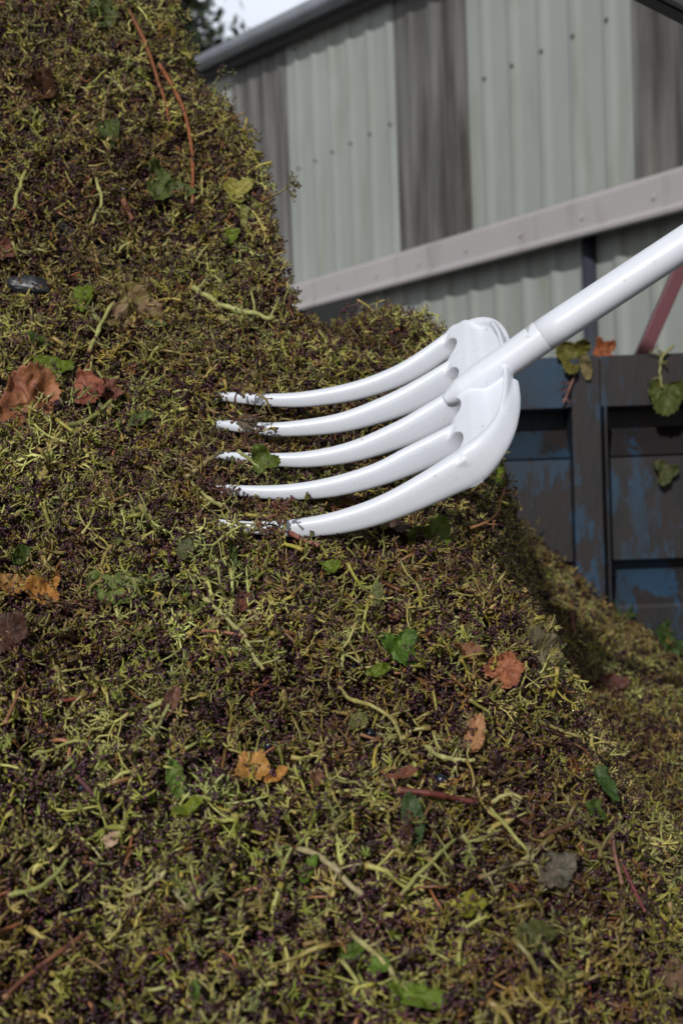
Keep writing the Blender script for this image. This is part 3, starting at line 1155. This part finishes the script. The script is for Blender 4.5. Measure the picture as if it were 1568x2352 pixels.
ORB = ((.33, .14, .06), (.19, .07, .035)); TAN = ((.36, .2, .1), (.22, .1, .05)); YEL = ((.42, .23, .06), (.28, .12, .03))
GRN = ((.06, .11, .014), (.08, .14, .02)); DGR = ((.028, .055, .014), (.04, .075, .018)); LGR = ((.1, .16, .03), (.06, .11, .025))
GRY = ((.1, .115, .065), (.13, .115, .075)); PAL = ((.17, .2, .11), (.12, .16, .07)); DKB = ((.07, .03, .02), (.035, .018, .014))
PNK = ((.2, .08, .05), (.1, .04, .03)); YGR = ((.2, .2, .03), (.12, .15, .03))
L = [
 (78, 965, 178, 152, ((.36, .165, .08), (.22, .085, .045)), 'large wet orange-brown leaf at the left, left of the fork', 'broad', .25, dict(tilt=0, face=.9, lift=.022, vein=(.06, .02, .012))),
 (195, 915, 85, 60, ((.3, .11, .06), (.16, .05, .035)), 'crumpled reddish-brown leaf right of the large orange-brown leaf', 'rag', .9, dict(face=.5)),
 (238, 925, 60, 10, PNK, 'small dull maroon leaf scrap beside the crumpled reddish leaf', 'rag', 1.0, {}),
 (128, 862, 90, 75, GRN, 'dark green folded leaf just above the large orange-brown leaf', 'long', .5, {}),
 (100, 870, 60, 110, PAL, 'pale underside of a small green leaf above the large orange-brown leaf', 'long', .4, dict(lift=.01)),
 (296, 722, 100, -110, ((.15, .16, .085), (.17, .1, .07)), 'faded toothed leaf with a reddish blush on the shelf of the heap', 'vine', .2, dict(face=.4)),
 (195, 706, 55, -30, GRN, 'small green leaf left of the faded toothed leaf', 'rag', .3, {}),
 (355, 765, 45, 80, ((.07, .12, .07), (.05, .09, .04)), 'bluish green leaf tip right of the faded toothed leaf', 'long', .4, {}),
 (100, 803, 60, 65, DGR, 'narrow dark green leaf between the black wood and the brown leaf', 'long', .4, {}),
 (328, 985, 75, -40, ((.07, .12, .04), (.05, .09, .05)), 'pointed green leaf left of the second tine tip', 'long', .3, dict(face=.4)),
 (258, 1378, 95, 180, ((.06, .12, .03), (.1, .15, .08)), 'wet green leaf with white glints below the large orange-brown leaf', 'vine', .25, dict(face=.6)),
 (40, 1368, 110, 80, ((.3, .17, .05), (.2, .1, .03)), 'long yellow-brown leaf strip at the left edge', 'long', .6, dict(face=.4)),
 (112, 1388, 75, 20, YEL, 'yellow-brown curled leaf with a glint beside the leaf strip at left', 'rag', .6, dict(face=.5)),
 (12, 1490, 105, 170, DKB, 'dark brown leaf cut by the left edge of the photo', 'rag', .3, dict(face=.5)),
 (10, 590, 50, 20, PNK, 'pinkish brown leaf scrap at the left edge above the black wood', 'rag', .6, {}),
 (45, 1305, 75, 160, DGR, 'dark green leaf above the yellow-brown strip at the left edge', 'long', .4, {}),
 (100, 1108, 55, 190, ((.3, .28, .1), (.25, .2, .07)), 'small yellow ragged leaf at left below the large orange-brown leaf', 'long', .3, {}),
 (578, 500, 62, 10, PAL, 'pale green leaf upright on the right edge of the upper heap', 'rag', .2, dict(face=.7, lift=.0)),
 (553, 452, 62, 60, ((.2, .22, .09), (.14, .18, .06)), 'yellow-green leaf just above the pale leaf on the upper heap', 'vine', .3, dict(face=.6)),
 (375, 440, 85, 140, ((.045, .08, .03), (.06, .09, .04)), 'dull green leaf in the middle of the upper heap', 'vine', .4, dict(face=.5)),
 (540, 555, 40, 0, LGR, 'small bright green leaf below the pale leaf on the upper heap', 'rag', .3, {}),
 (228, 45, 70, 20, ((.05, .08, .035), (.035, .06, .03)), 'green leaf near the top of the upper heap', 'rag', .4, dict(face=.4)),
 (100, 220, 80, 50, ((.07, .03, .015), (.04, .02, .012)), 'glossy dark brown leaf high on the left of the upper heap', 'rag', .7, dict(face=.4)),
 (245, 325, 60, 60, DGR, 'dark green leaf left of the two brown canes on the upper heap', 'rag', .4, {}),
 (985, 1258, 90, -150, ((.05, .1, .02), (.08, .13, .03)), 'green lobed leaf under the lowest tine', 'vine', .3, dict(face=.6)),
 (918, 1512, 85, 200, ((.05, .13, .015), (.035, .08, .02)), 'bright green glossy leaf in the centre of the lower heap', 'vine', .4, dict(face=.5)),
 (870, 1565, 60, 120, GRN, 'small green leaf below left of the bright green glossy leaf', 'long', .3, {}),
 (880, 1400, 65, 10, ((.06, .09, .05), (.08, .1, .06)), 'grey-green leaf above the bright green glossy leaf', 'long', .4, {}),
 (752, 1328, 45, 0, GRN, 'small green leaf below the middle of the lowest tine', 'rag', .4, {}),
 (430, 1290, 55, 60, ((.06, .09, .05), (.08, .08, .05)), 'dull green leaf scrap left below the lowest tine tip', 'rag', .4, {}),
 (522, 1300, 60, 190, DGR, 'curled dark green leaf just below the lowest tine tip', 'long', .7, {}),
 (1222, 1522, 105, -60, GRY, 'grey-green veined leaf on the right slope of the heap', 'vine', .2, dict(face=.6, stem=True)),
 (1180, 1476, 66, -70, GRY, 'smaller grey-green leaf just above the veined leaf', 'long', .3, dict(face=.5)),
 (1060, 1528, 75, 70, ((.22, .11, .05), (.14, .06, .03)), 'twisted tan leaf strip left of the veined grey-green leaf', 'long', .9, dict(face=.5)),
 (1142, 1560, 88, 20, ((.36, .15, .08), (.22, .08, .045)), 'crumpled salmon-brown leaf between tan strip and veined leaf', 'rag', 1.0, dict(face=.55)),
 (1083, 1730, 100, -15, TAN, 'dry tan leaf hanging on the lower right of the heap', 'long', .8, dict(face=.6)),
 (572, 1790, 80, 30, ((.42, .24, .07), (.3, .15, .04)), 'bright yellow-orange leaf in the lower centre left', 'rag', .4, dict(face=.6)),
 (632, 1812, 55, -60, YEL, 'folded flap of orange leaf right of the yellow-orange leaf', 'long', .9, dict(face=.4)),
 (395, 1828, 90, 10, ((.06, .15, .03), (.08, .13, .06)), 'narrow bright green leaf standing left of the yellow-orange leaf', 'long', .6, dict(face=.5)),
 (440, 1888, 75, -50, ((.11, .16, .02), (.07, .12, .02)), 'yellow-green leaf below the narrow bright green leaf', 'long', .5, dict(face=.4)),
 (917, 1815, 75, 70, ((.2, .08, .045), (.12, .045, .03)), 'brown curled leaf above the reddish cane', 'long', .6, dict(face=.3)),
 (728, 1820, 42, 30, ((.14, .07, .035), (.08, .04, .03)), 'small brown scrap right of the orange flap', 'rag', .6, {}),
 (942, 1915, 110, 5, ((.025, .06, .035), (.05, .085, .06)), 'dark green wet leaf below the reddish cane', 'long', .5, dict(face=.5)),
 (1365, 1830, 90, 10, ((.03, .075, .02), (.02, .05, .02)), 'dark green leaf on the lower right slope', 'long', .5, dict(face=.5)),
 (1345, 1890, 50, 60, DGR, 'small dark green leaf below the one on the lower right slope', 'rag', .4, {}),
 (1282, 2030, 100, 50, ((.12, .1, .075), (.07, .065, .05)), 'grey-brown ragged leaf low on the right', 'rag', .35, dict(face=.5)),
 (1075, 2108, 65, 30, ((.16, .17, .02), (.1, .13, .02)), 'yellow-green leaf low in the middle right', 'rag', .4, {}),
 (714, 2030, 65, -30, ((.07, .15, .02), (.05, .1, .02)), 'bright green leaf low in the centre', 'long', .4, dict(face=.4)),
 (955, 2322, 130, 70, ((.09, .17, .03), (.06, .11, .02)), 'broad bright green leaf at the bottom edge', 'long', .4, dict(face=.5)),
 (865, 2255, 55, 10, ((.07, .16, .03), (.06, .12, .03)), 'small bright green leaf up left of the broad leaf at the bottom', 'rag', .3, {}),
 (805, 2230, 60, 50, ((.06, .12, .02), (.04, .08, .02)), 'green leaf left of the small bright green leaf at the bottom', 'rag', .3, {}),
 (455, 2315, 50, 10, ((.05, .1, .02), (.04, .08, .02)), 'green leaf at the bottom left', 'long', .5, {}),
 (1228, 2190, 85, 30, ((.06, .08, .04), (.04, .055, .03)), 'dull green leaf low on the right', 'rag', .5, {}),
 (1512, 2272, 80, 30, ((.2, .12, .08), (.12, .08, .05)), 'dry tan leaf near the bottom right corner', 'rag', .7, {}),
 (400, 1640, 75, -20, ((.14, .065, .04), (.09, .045, .035)), 'brown leaf in the lower left middle', 'long', .6, {}),
 (265, 1962, 45, 80, ((.42, .33, .22), (.3, .2, .13)), 'small beige leaf curl in the lower left', 'rag', .5, {}),
 (1120, 1100, 60, 30, LGR, 'small green leaf on the ridge beside the fork head', 'rag', .3, dict(face=.6)),
 (1138, 1168, 50, 160, ((.06, .08, .04), (.05, .07, .03)), 'grey-green leaf on the ridge below the fork head', 'long', .3, dict(face=.6)),
 (1415, 1412, 90, 80, ((.035, .07, .02), (.025, .05, .02)), 'green leaf at the foot of the trailer post', 'vine', .3, dict(face=.5)),
 (1530, 1415, 90, 120, ((.025, .055, .02), (.02, .045, .015)), 'dark green leaf at the foot of the trailer by the right edge', 'vine', .3, dict(face=.5)),
 (885, 1240, 95, 60, ((.06, .03, .022), (.03, .018, .015)), 'dark brown wet leaf under the lowest tine', 'rag', .6, dict(face=.4)),
 (558, 1415, 60, 170, ((.14, .05, .025), (.08, .03, .02)), 'thin reddish brown leaf curl below the lowest tine tip', 'long', .9, {}),
 (815, 1690, 48, 30, ((.1, .12, .07), (.07, .09, .05)), 'tiny grey-green leaf left of the black grape pair', 'rag', .3, {}),
 (1390, 1590, 70, 60, ((.1, .035, .025), (.06, .02, .015)), 'dark reddish leaf on the far right slope', 'rag', .6, {}),
]
for px, py, sz, rot, c, lab, kind, curl, kw in L:
    try:
        leaf(px, py, sz, rot, c, lab, kind, curl, **kw)
    except Exception as ex:
        print('LEAF FAIL', lab, ex)

# leaves caught on the tines
leaf(0, 0, 62, 25, ((.07, .12, .03), (.05, .09, .03)), 'green leaf caught on the third tine', 'vine', .5, pos=P(606, 1060, TD[2] - .03), nrm=unit(CM[:3, 2]), face=.6)
leaf(0, 0, 44, 20, ((.13, .11, .08), (.09, .075, .055)), 'grey-brown leaf scrap caught on the second tine', 'rag', .3, pos=P(565, 972, TD[1] - .018), nrm=unit(CM[:3, 2]), face=.6)
# leaves on the trailer
ty = TY - .05
leaf(0, 0, 75, 60, ((.12, .12, .03), (.08, .09, .03)), 'olive leaf hanging over the trailer edge by the fork handle', 'vine', .5, 'leaves caught on the trailer', pos=P(1312, 812, ty), nrm=unit(CM[:3, 2]), face=.8)
leaf(0, 0, 62, 190, ((.2, .17, .07), (.12, .1, .05)), 'dried yellow leaf strip hanging down the trailer beside the olive leaf', 'long', .5, 'leaves caught on the trailer', pos=P(1345, 842, ty - .01), nrm=unit(CM[:3, 2]), face=.8)
leaf(0, 0, 60, 70, ((.3, .1, .04), (.2, .07, .03)), 'orange-brown leaf lying on the top edge of the trailer', 'rag', .5, 'leaves caught on the trailer', pos=P(1388, 806, ty + .04), nrm=unit(CM[:3, 2] + np.array([0, 0, .4])), face=.3)
leaf(0, 0, 75, 175, ((.04, .065, .025), (.06, .09, .04)), 'green leaf dangling on a stalk on the blue trailer rail', 'vine', .5, 'leaves caught on the trailer', pos=P(1527, 905, ty), nrm=unit(CM[:3, 2]), face=.8)
leaf(0, 0, 62, 160, ((.035, .05, .02), (.03, .045, .02)), 'dark green leaf stuck low on the trailer at the right edge', 'vine', .4, 'leaves caught on the trailer', pos=P(1530, 1085, ty + .03), nrm=unit(CM[:3, 2]), face=.8)


# ---------------------------------------------------------------- canes and stalks
def stick(name, px_pts, rpx, col, label, cat, group, lift=.006, knots=2, ends=None, r1=None, dep=None):
    if dep is None: lift = .015; rpx = rpx * (.82 if cat == 'stalk' else .95)
    pts3 = []
    for i, q in enumerate(px_pts):
        if dep is not None: pts3.append(P(q[0], q[1], dep[i] if isinstance(dep, (list, tuple)) else dep)); continue
        p, nn_ = hit(q[0], q[1], lift)
        pts3.append(p)
    n = max(8, 6 * len(pts3))
    # keep the stick stiff: relax it off the bumps
    A_ = np.array(pts3)
    if len(A_) > 2 and dep is None:
        vdep = (A_ - CM[:3, 3]) @ -CM[:3, 2]
        lin = np.interp(np.arange(len(A_)), [0, len(A_) - 1], [vdep[0], vdep[-1]])
        nd = np.minimum(vdep, .5 * vdep + .5 * lin)
        A_ = CM[:3, 3] + (A_ - CM[:3, 3]) * (nd / vdep)[:, None]
    c = spline(A_, n)
    depth = float(((c[0] - CM[:3, 3]) @ -CM[:3, 2]))
    r0 = rpx * depth / FPX; re = (r1 if r1 else rpx * .8) * depth / FPX
    t = np.linspace(0, 1, n)
    rr = r0 + (re - r0) * t
    rr = rr * (1 + .12 * np.array([LR.uniform(-1, 1) for _ in t]))
    for _ in range(knots):
        k = LR.randint(1, n - 2); rr[k] *= 1.3
    rr[0] *= 1.15; rr[-1] *= 1.15
    col = np.array(col)
    cols = np.array([col * LR.uniform(.82, 1.15) for _ in t])
    if ends is not None:
        cols[0] = np.array(ends); cols[-1] = cols[-1] * .5 + np.array(ends) * .5
    mb = MB()
    if cat == 'stalk':
        kink = np.array([[LR.gauss(0, 1) for _ in range(3)] for _ in t]); c = c + kink * (r0 * .28)
        c = spline(c[::2], len(t))
    mb.tube(c, rr, 9, cols)
    if cat == 'stalk':
        Lr = float(np.linalg.norm(c[-1] - c[0]))
        for _ in range(LR.randint(3, 6)):
            k = LR.randint(1, n - 2); dv = unit(c[k + 1] - c[k - 1])
            vd = unit(CM[:3, 3] - c[k]); sdv = unit(np.cross(dv, vd) * LR.choice((-1, 1)) + dv * LR.uniform(-.3, .7) + vd * LR.uniform(-.3, .5))
            ln = LR.uniform(.10, .26) * Lr
            b1 = c[k] + sdv * ln * .5; b2 = c[k] + sdv * ln + dv * ln * LR.uniform(-.2, .3)
            mb.tube([c[k], b1, b2], [rr[k] * .6, rr[k] * .42, rr[k] * .4], 6, [col, col * .95, col * .8])
            if ln > .004:
                umb = MB(); umbel(umb, b2, sdv, np.clip(col * .75, 0, 1), 4, .8)
                mb.add(umb.V, umb.F, umb.c)
    o = mb.build(name, M_bark if cat == 'cane' else M_twig, None, True)
    tag(o, label, cat, group)
    return o


CN = 'woody canes on the heap'
OR = (.2, .075, .03); RD = (.13, .035, .025); PK = (.3, .13, .08)
K = [
 ([(292, 42), (318, 95), (340, 150), (366, 220)], 5, OR, 'long brown cane running down from the top of the upper heap'),
 ([(362, 165), (400, 225), (428, 290), (440, 380), (442, 485)], 5, (.24, .085, .035), 'long orange-brown bent cane on the upper heap'),
 ([(368, 220), (380, 260), (388, 300)], 4, OR, 'short brown cane between the two long canes'),
 ([(278, 475), (300, 520)], 7, (.16, .06, .03), 'broken brown cane stub in the middle of the upper heap'),
 ([(908, 1852), (975, 1860), (1040, 1866), (1085, 1868)], 8, (.12, .03, .022), 'thick dark red cane lying flat in the lower centre'),
 ([(1160, 1905), (1210, 1930), (1245, 1985)], 7, (.06, .02, .015), 'dark bent cane right of the thick red cane'),
 ([(1245, 1955), (1310, 1925)], 6, (.09, .04, .02), 'short brown cane pointing up right on the lower right slope'),
 ([(1470, 1935), (1520, 1995)], 7, (.22, .09, .04), 'orange-brown cane near the right edge of the heap'),
 ([(0, 2330), (60, 2275), (130, 2220), (205, 2165)], 7, (.2, .085, .05), 'long reddish brown cane in the bottom left corner'),
 ([(-20, 2185), (50, 2150)], 6, OR, 'short orange cane at the left edge above the corner cane'),
 ([(180, 1820), (215, 1855), (245, 1895)], 6, (.1, .04, .045), 'purple cane stub in the lower left'),
 ([(590, 1222), (640, 1235), (690, 1262), (735, 1280)], 6, (.26, .1, .08), 'pinkish red stalk curving under the lowest tine'),
 ([(1303, 1365), (1297, 1420), (1310, 1480)], 5, (.2, .07, .05), 'upright reddish stalk on the rear right slope'),
 ([(1375, 1935), (1385, 1990), (1400, 2055)], 4.5, (.25, .13, .1), 'thin pinkish cane standing on the lower right'),
 ([(455, 1478), (510, 1483), (565, 1493)], 4, PK, 'thin pink stalk left of centre below the lowest tine'),
 ([(0, 1690), (25, 1645), (40, 1610)], 5, (.26, .13, .07), 'tan cane at the left edge below the dark leaf'),
 ([(820, 1722), (890, 1745)], 4, (.22, .1, .05), 'short orange stalk left of the black grape'),
 ([(1395, 2000), (1420, 2060), (1450, 2120)], 4, (.16, .04, .05), 'dark pink cane low on the right'),
 ([(135, 1640), (215, 1632)], 4.5, (.28, .08, .06), 'red stalk at left above the purple cane'),
 ([(1270, 1110), (1225, 1130)], 4, OR, 'x'),
 ([(365, 1000), (450, 1040)], 4, (.2, .07, .03), 'x'),
]
for pp, r, c, lab in K:
    if lab == 'x': continue
    stick('cane', pp, r, c, lab, 'cane', CN, ends=(.3, .17, .1))
SN = 'thick pale stalks on the heap'
PG = (.33, .35, .13)
K2 = [
 ([(440, 680), (475, 702), (520, 728), (575, 742), (628, 755)], 8, PG, 'thick pale green stalk running right towards the shoulder of the heap'),
 ([(430, 1390), (480, 1420), (530, 1462), (565, 1497)], 6, (.38, .36, .16), 'straight pale stalk slanting down left of centre'),
 ([(835, 1418), (832, 1452), (800, 1490), (776, 1525), (785, 1570)], 7, PG, 'thick pale stalk bent like an elbow in the centre of the heap'),
 ([(775, 1600), (800, 1630), (850, 1650), (900, 1690), (925, 1750)], 6, (.3, .28, .1), 'long yellowish stalk curving down beside the black grape'),
 ([(1112, 1868), (1150, 1850), (1192, 1866)], 6, (.4, .37, .16), 'arched pale stalk at the right end of the thick red cane'),
 ([(1112, 1885), (1160, 1935), (1215, 2000), (1245, 2050)], 6, (.33, .33, .11), 'long pale green stalk descending from the end of the red cane'),
 ([(148, 1010), (200, 985), (268, 940)], 8, (.27, .29, .09), 'stout green stalk pointing up right below the brown leaves'),
 ([(430, 1125), (480, 1085), (512, 1062)], 7, (.27, .22, .1), 'olive stalk with a broken end near the fourth tine tip'),
 ([(505, 1190), (470, 1165), (440, 1130)], 6, (.33, .33, .13), 'pale stalk left of the lowest tine tip'),
 ([(155, 670), (190, 620), (210, 570)], 7, (.34, .34, .13), 'x'),
 ([(205, 830), (235, 770), (265, 710)], 6, PG, 'slim pale stalk left of the faded toothed leaf'),
 ([(415, 1510), (420, 1560), (405, 1600)], 6, PG, 'x'),
 ([(545, 1890), (620, 1900)], 5, PG, 'x'),
 ([(970, 1740), (1000, 1770), (1050, 1782), (1090, 1782)], 7, (.36, .36, .15), 'branched pale stalk just above the black grape'),
 ([(680, 1985), (740, 2005), (800, 2055), (860, 2105)], 9, (.34, .3, .17), 'thick beige stalk slanting down in the lower centre'),
 ([(920, 2080), (955, 2035), (1010, 1985), (1040, 1960)], 6, (.32, .34, .12), 'green stalk rising to the right in the lower centre'),
 ([(270, 1370), (265, 1385)], 4, PG, 'x'),
 ([(555, 1480), (572, 1530), (590, 1570)], 6, (.36, .36, .15), 'pale stalk below the thin pink stalk'),
 ([(0, 1805), (70, 1830)], 5, PG, 'x'),
 ([(340, 1735), (375, 1690), (400, 1640)], 6, (.3, .31, .12), 'pale stalk rising beside the brown leaf at lower left'),
 ([(300, 2085), (350, 2060), (390, 2020)], 7, (.36, .34, .15), 'yellowish stalk low on the left'),
 ([(430, 2120), (480, 2080), (520, 2050)], 8, (.36, .34, .18), 'cream stalk at the bottom left of centre'),
 ([(790, 2160), (870, 2250), (910, 2300)], 8, (.36, .34, .15), 'long cream stalk near the bottom centre'),
 ([(20, 2090), (90, 2065), (165, 1990)], 7, (.3, .33, .11), 'pale green stalk at the lower left edge'),
 ([(590, 2260), (650, 2290), (740, 2330)], 8, (.34, .3, .12), 'x'),
 ([(1240, 1995), (1180, 2010)], 5, (.36, .34, .15), 'x'),
 ([(1090, 2045), (1165, 2025), (1240, 2015)], 5, (.34, .3, .16), 'cream stalk left of the thin pinkish cane'),
 ([(1150, 1300), (1165, 1330), (1185, 1350)], 5, (.36, .38, .16), 'short pale stalk sticking out on the right ridge'),
 ([(30, 500), (42, 455), (62, 405)], 6, (.3, .3, .1), 'pale stalk on the left of the upper heap'),
 ([(210, 530), (228, 470), (215, 420)], 5, (.3, .31, .11), 'pale stalk in the middle of the upper heap'),
 ([(225, 310), (235, 250), (245, 205)], 4, (.24, .17, .09), 'thin tan stalk hanging near the top of the upper heap'),
 ([(235, 190), (260, 205), (290, 240)], 5, (.33, .33, .12), 'forked pale stalk below the top of the upper heap'),
]
for pp, r, c, lab in K2:
    if lab == 'x': continue
    stick('stalk', pp, r, c, lab, 'stalk', SN, ends=(.22, .12, .06), knots=3)
# twigs hanging on the trailer
stick('stalk', [(1322, 850), (1305, 900), (1290, 930)], 3.5, (.16, .07, .06), 'reddish stem hanging from the olive leaf on the trailer', 'stalk', 'stems hanging on the trailer', dep=TY - .06)
stick('stalk', [(1545, 795), (1520, 820), (1515, 860), (1522, 895)], 3.5, (.22, .22, .08), 'thin green stem holding the dangling leaf on the trailer rail', 'stalk', 'stems hanging on the trailer', dep=TY - .06)


# small grape stems lying over the tine tips and sticking out of the edges
def bunch(px, py, dep, L_, rot, label, green=(.24, .19, .07), nb=6, r0=.0016, pos=None):
    global lr
    mb = rachis(L_, nb, r0, np.array(green))
    o = mb.build('grape_stalk', M_twig, None, True)
    if dep is None: p, nn_ = hit(px, py, .012)
    else: p, nn_ = P(px, py, dep), unit(CM[:3, 2])
    place(o, px, py, rot, pos=p, nrm=nn_, face=.85)
    tag(o, label, 'grape stalk', 'single grape stalks')
    return o


bunch(590, 905, TD[0] - .014, .05, -35, 'knobbly brown grape stem lying across the tip of the top tine', nb=5)
bunch(560, 915, TD[0] - .012, .035, 60, 'small grape stem upright at the very tip of the top tine')
bunch(530, 972, TD[1] - .014, .035, 20, 'small purple-tipped grape stem at the tip of the second tine', (.15, .08, .04))
bunch(575, 1040, TD[2] - .02, .03, 100, 'small dark grape stem beside the leaf on the third tine', (.12, .05, .03))
bunch(530, 1125, TD[3] - .014, .03, 150, 'dark grape stem over the tip of the fourth tine', (.1, .04, .03))
bunch(520, 1195, TD[4] - .016, .04, -30, 'pale grape stem over the tip of the lowest tine', (.28, .26, .1))
bunch(590, 1205, TD[4] - .02, .028, 80, 'small purple grape stem standing on the lowest tine', (.16, .07, .04))
for k, (px, py, rt, lab) in enumerate([(540, 925, 120, 'purple grape stalk bits left end of the top tine'), (548, 985, -60, 'grape stalk bits under the grey-brown scrap on the second tine'),
                                      (545, 1060, 40, 'reddish grape stalk bits at the end of the third tine'), (518, 1140, 80, 'grape stalk bits under the tip of the fourth tine'),
                                      (575, 1222, 10, 'grape stalk bits along the lower edge of the lowest tine tip'), (625, 1152, -80, 'small grape stalk spur touching the underside of the fourth tine')]):
    bunch(px, py, TD[min(k, 3) if k < 5 else 3] - (.012 if k != 4 else .06), .03, rt, lab, [(.1, .04, .035), (.16, .12, .04), (.14, .05, .04)][k % 3], 6, .0013)
stick('stalk', [(548, 1035), (590, 1068), (615, 1092)], 4.5, (.26, .28, .09), 'green stalk crossing the third tine tip', 'stalk', SN, dep=TD[2] - .03)
bunch(1060, 1225, None, .075, 25, 'branching orange-tan grape stem on the ridge right of the lowest tine', (.3, .16, .07), 6, .002)
bunch(770, 748, None, .05, 70, 'fine grape stem sticking up behind the tines against the shed', (.1, .06, .05), 7, .0012)
bunch(605, 385, None, .05, 30, 'grape stem sticking out right of the upper heap against the shed', (.17, .16, .07), 7, .0014)
bunch(475, 50, None, .04, 40, 'grape stem poking out near the top of the upper heap', (.17, .18, .07), 6, .0014)


# ---------------------------------------------------------------- grapes and wood
def grape_mat():
    m, n, b = new_mat('black_grape')
    f, raw = noise_fac(n, 120, 3, .4, .65)
    n.links.new(mix(n, f, (.008, .008, .02), (.02, .025, .05)), b.inputs['Base Color'])
    b.inputs['Roughness'].default_value = .18
    return m


M_gr = grape_mat()
for px, py, r, lab in [(1012, 1803, 17, 'largest black grape below the branched pale stalk'), (848, 1692, 13, 'black grape in the middle of the lower heap'),
                       (866, 1702, 11, 'smaller black grape touching the one in the middle of the lower heap'), (618, 1722, 10, 'blue-black grape left of the centre of the lower heap'),
                       (283, 440, 9, 'dark grape in the upper heap'), (372, 443, 10, 'x'), (1163, 1755, 6, 'tiny bluish grape right of the dry tan leaf'),
                       (722, 1545, 8, 'x'), (188, 1820, 9, 'shiny dark grape at the end of the purple cane'), (560, 1062, 8, 'x'), (805, 1540, 11, 'dark grape beside the elbow stalk')]:
    if lab == 'x': continue
    p, nn_ = hit(px, py, .004)
    dep = float((p - CM[:3, 3]) @ -CM[:3, 2]); R_ = r * dep / FPX
    bm = bmesh.new(); bmesh.ops.create_uvsphere(bm, u_segments=24, v_segments=16, radius=R_)
    for v in bm.verts:
        k = 1 + .05 * vnoise(np.array(v.co) / R_ * 1.6 + px)
        v.co *= float(k)
        v.co.z *= 1.1
        if v.co.z > R_ * .9: v.co.z -= R_ * .12
    me = bpy.data.meshes.new('grape'); bm.to_mesh(me); bm.free()
    me.polygons.foreach_set('use_smooth', [True] * len(me.polygons))
    o = link('grape', me, M_gr); o.location = tuple(p)
    o.rotation_euler = (LR.uniform(0, 3), LR.uniform(0, 3), 0)
    tag(o, lab, 'grape', 'grapes on the heap')

# charred wood lump
p, nn_ = hit(72, 668, .008)
dep = float((p - CM[:3, 3]) @ -CM[:3, 2]); kk = dep / FPX
bm = bmesh.new(); bmesh.ops.create_icosphere(bm, subdivisions=5, radius=1)
for v in bm.verts:
    q = np.array(v.co)
    f = 1 + .22 * vnoise(q * 1.3 + 4) + .07 * vnoise(q * np.array([2.5, 9, 9])) + .03 * vnoise(q * np.array([6, 22, 22]))
    v.co = Vector(q * f); v.co.x = max(-1.02, min(.95, v.co.x * 1.15))
    v.co = Vector((v.co.x * 50 * kk, v.co.y * 24 * kk, v.co.z * 20 * kk))
me = bpy.data.meshes.new('wood_lump'); bm.to_mesh(me); bm.free()
me.polygons.foreach_set('use_smooth', [True] * len(me.polygons))
o = link('wood_lump', me, simple('black_wood', (.03, .032, .04), .4, .6, 60, .8, stretch=(.3, 1, 1), col2=(.008, .008, .01)))
place(o, 0, 0, -12, pos=p, nrm=nn_, face=.3)
tag(o, 'shiny black lump of charred wood at the left on the shelf of the heap', 'wood')


# ---------------------------------------------------------------- trees behind
def tree(x, y, h, cr, label, seed, nleaf=9000):
    r = np.random.default_rng(seed)
    root = empty('tree', (x, y, 0), label=label, cat='tree', group='trees behind the shed')
    mb = MB()
    mb.tube([(x, y, 0), (x + .1, y, h * .35), (x - .05, y + .1, h * .65), (x, y, h * .9)], [.22, .17, .1, .03], 10, np.array([.06, .05, .04]))
    brs = []
    for i in range(16):
        a = r.uniform(0, 6.28); z0 = h * r.uniform(.3, .75); L_ = cr * r.uniform(.5, 1.0)
        e = np.array([x + math.cos(a) * L_, y + math.sin(a) * L_, z0 + L_ * r.uniform(.3, .9)])
        b = np.array([x, y, z0])
        mb.tube([b, (b + e) / 2 + r.normal(0, .1, 3), e], [.06, .035, .012], 6, np.array([.06, .05, .04])); brs.append((b, e))
    mb.build('trunk', M_bark, root, True)
    V = []; cl_ = []
    for i in range(90):
        b, e = brs[r.integers(16)]; t = r.uniform(.35, 1.1)
        cl_.append((b * (1 - t) + e * t + r.normal(0, cr * .16, 3), r.uniform(.12, .42)))
    cen = np.array([c[0] for c in cl_]); sz = np.array([c[1] for c in cl_])
    pick = r.integers(0, 90, nleaf)
    ctr = cen[pick] + r.normal(0, 1, (nleaf, 3)) * sz[pick][:, None]
    a = r.normal(size=(nleaf, 3)); a /= np.linalg.norm(a, axis=1)[:, None]
    b = np.cross(a, r.normal(size=(nleaf, 3))); b /= np.linalg.norm(b, axis=1)[:, None]
    L_ = r.uniform(.04, .085, nleaf)[:, None]
    V = np.stack([ctr - a * L_, ctr + b * L_ * .5, ctr + a * L_, ctr - b * L_ * .5], 1).reshape(-1, 3)
    F = np.arange(nleaf * 4).reshape(-1, 4)
    cc_ = np.repeat(np.array([[.05, .07, .04]]) * r.uniform(.5, 1.4, (nleaf, 1)), 4, 0)
    mesh('crown', V, F, M_leaf, root, False, cc_)


tree(-2.0, 14.5, 8.4, .95, 'dark leafy tree left of the shed roof behind the heap', 3, 42000)
tree(-1.35, 19, 8.0, 1.0, 'thin far tree whose top just clears the gutter of the shed', 8, 5000)
tree(-4.2, 16, 8.5, 2.2, 'tall tree behind the upper heap, left of the shed', 5, 15000)
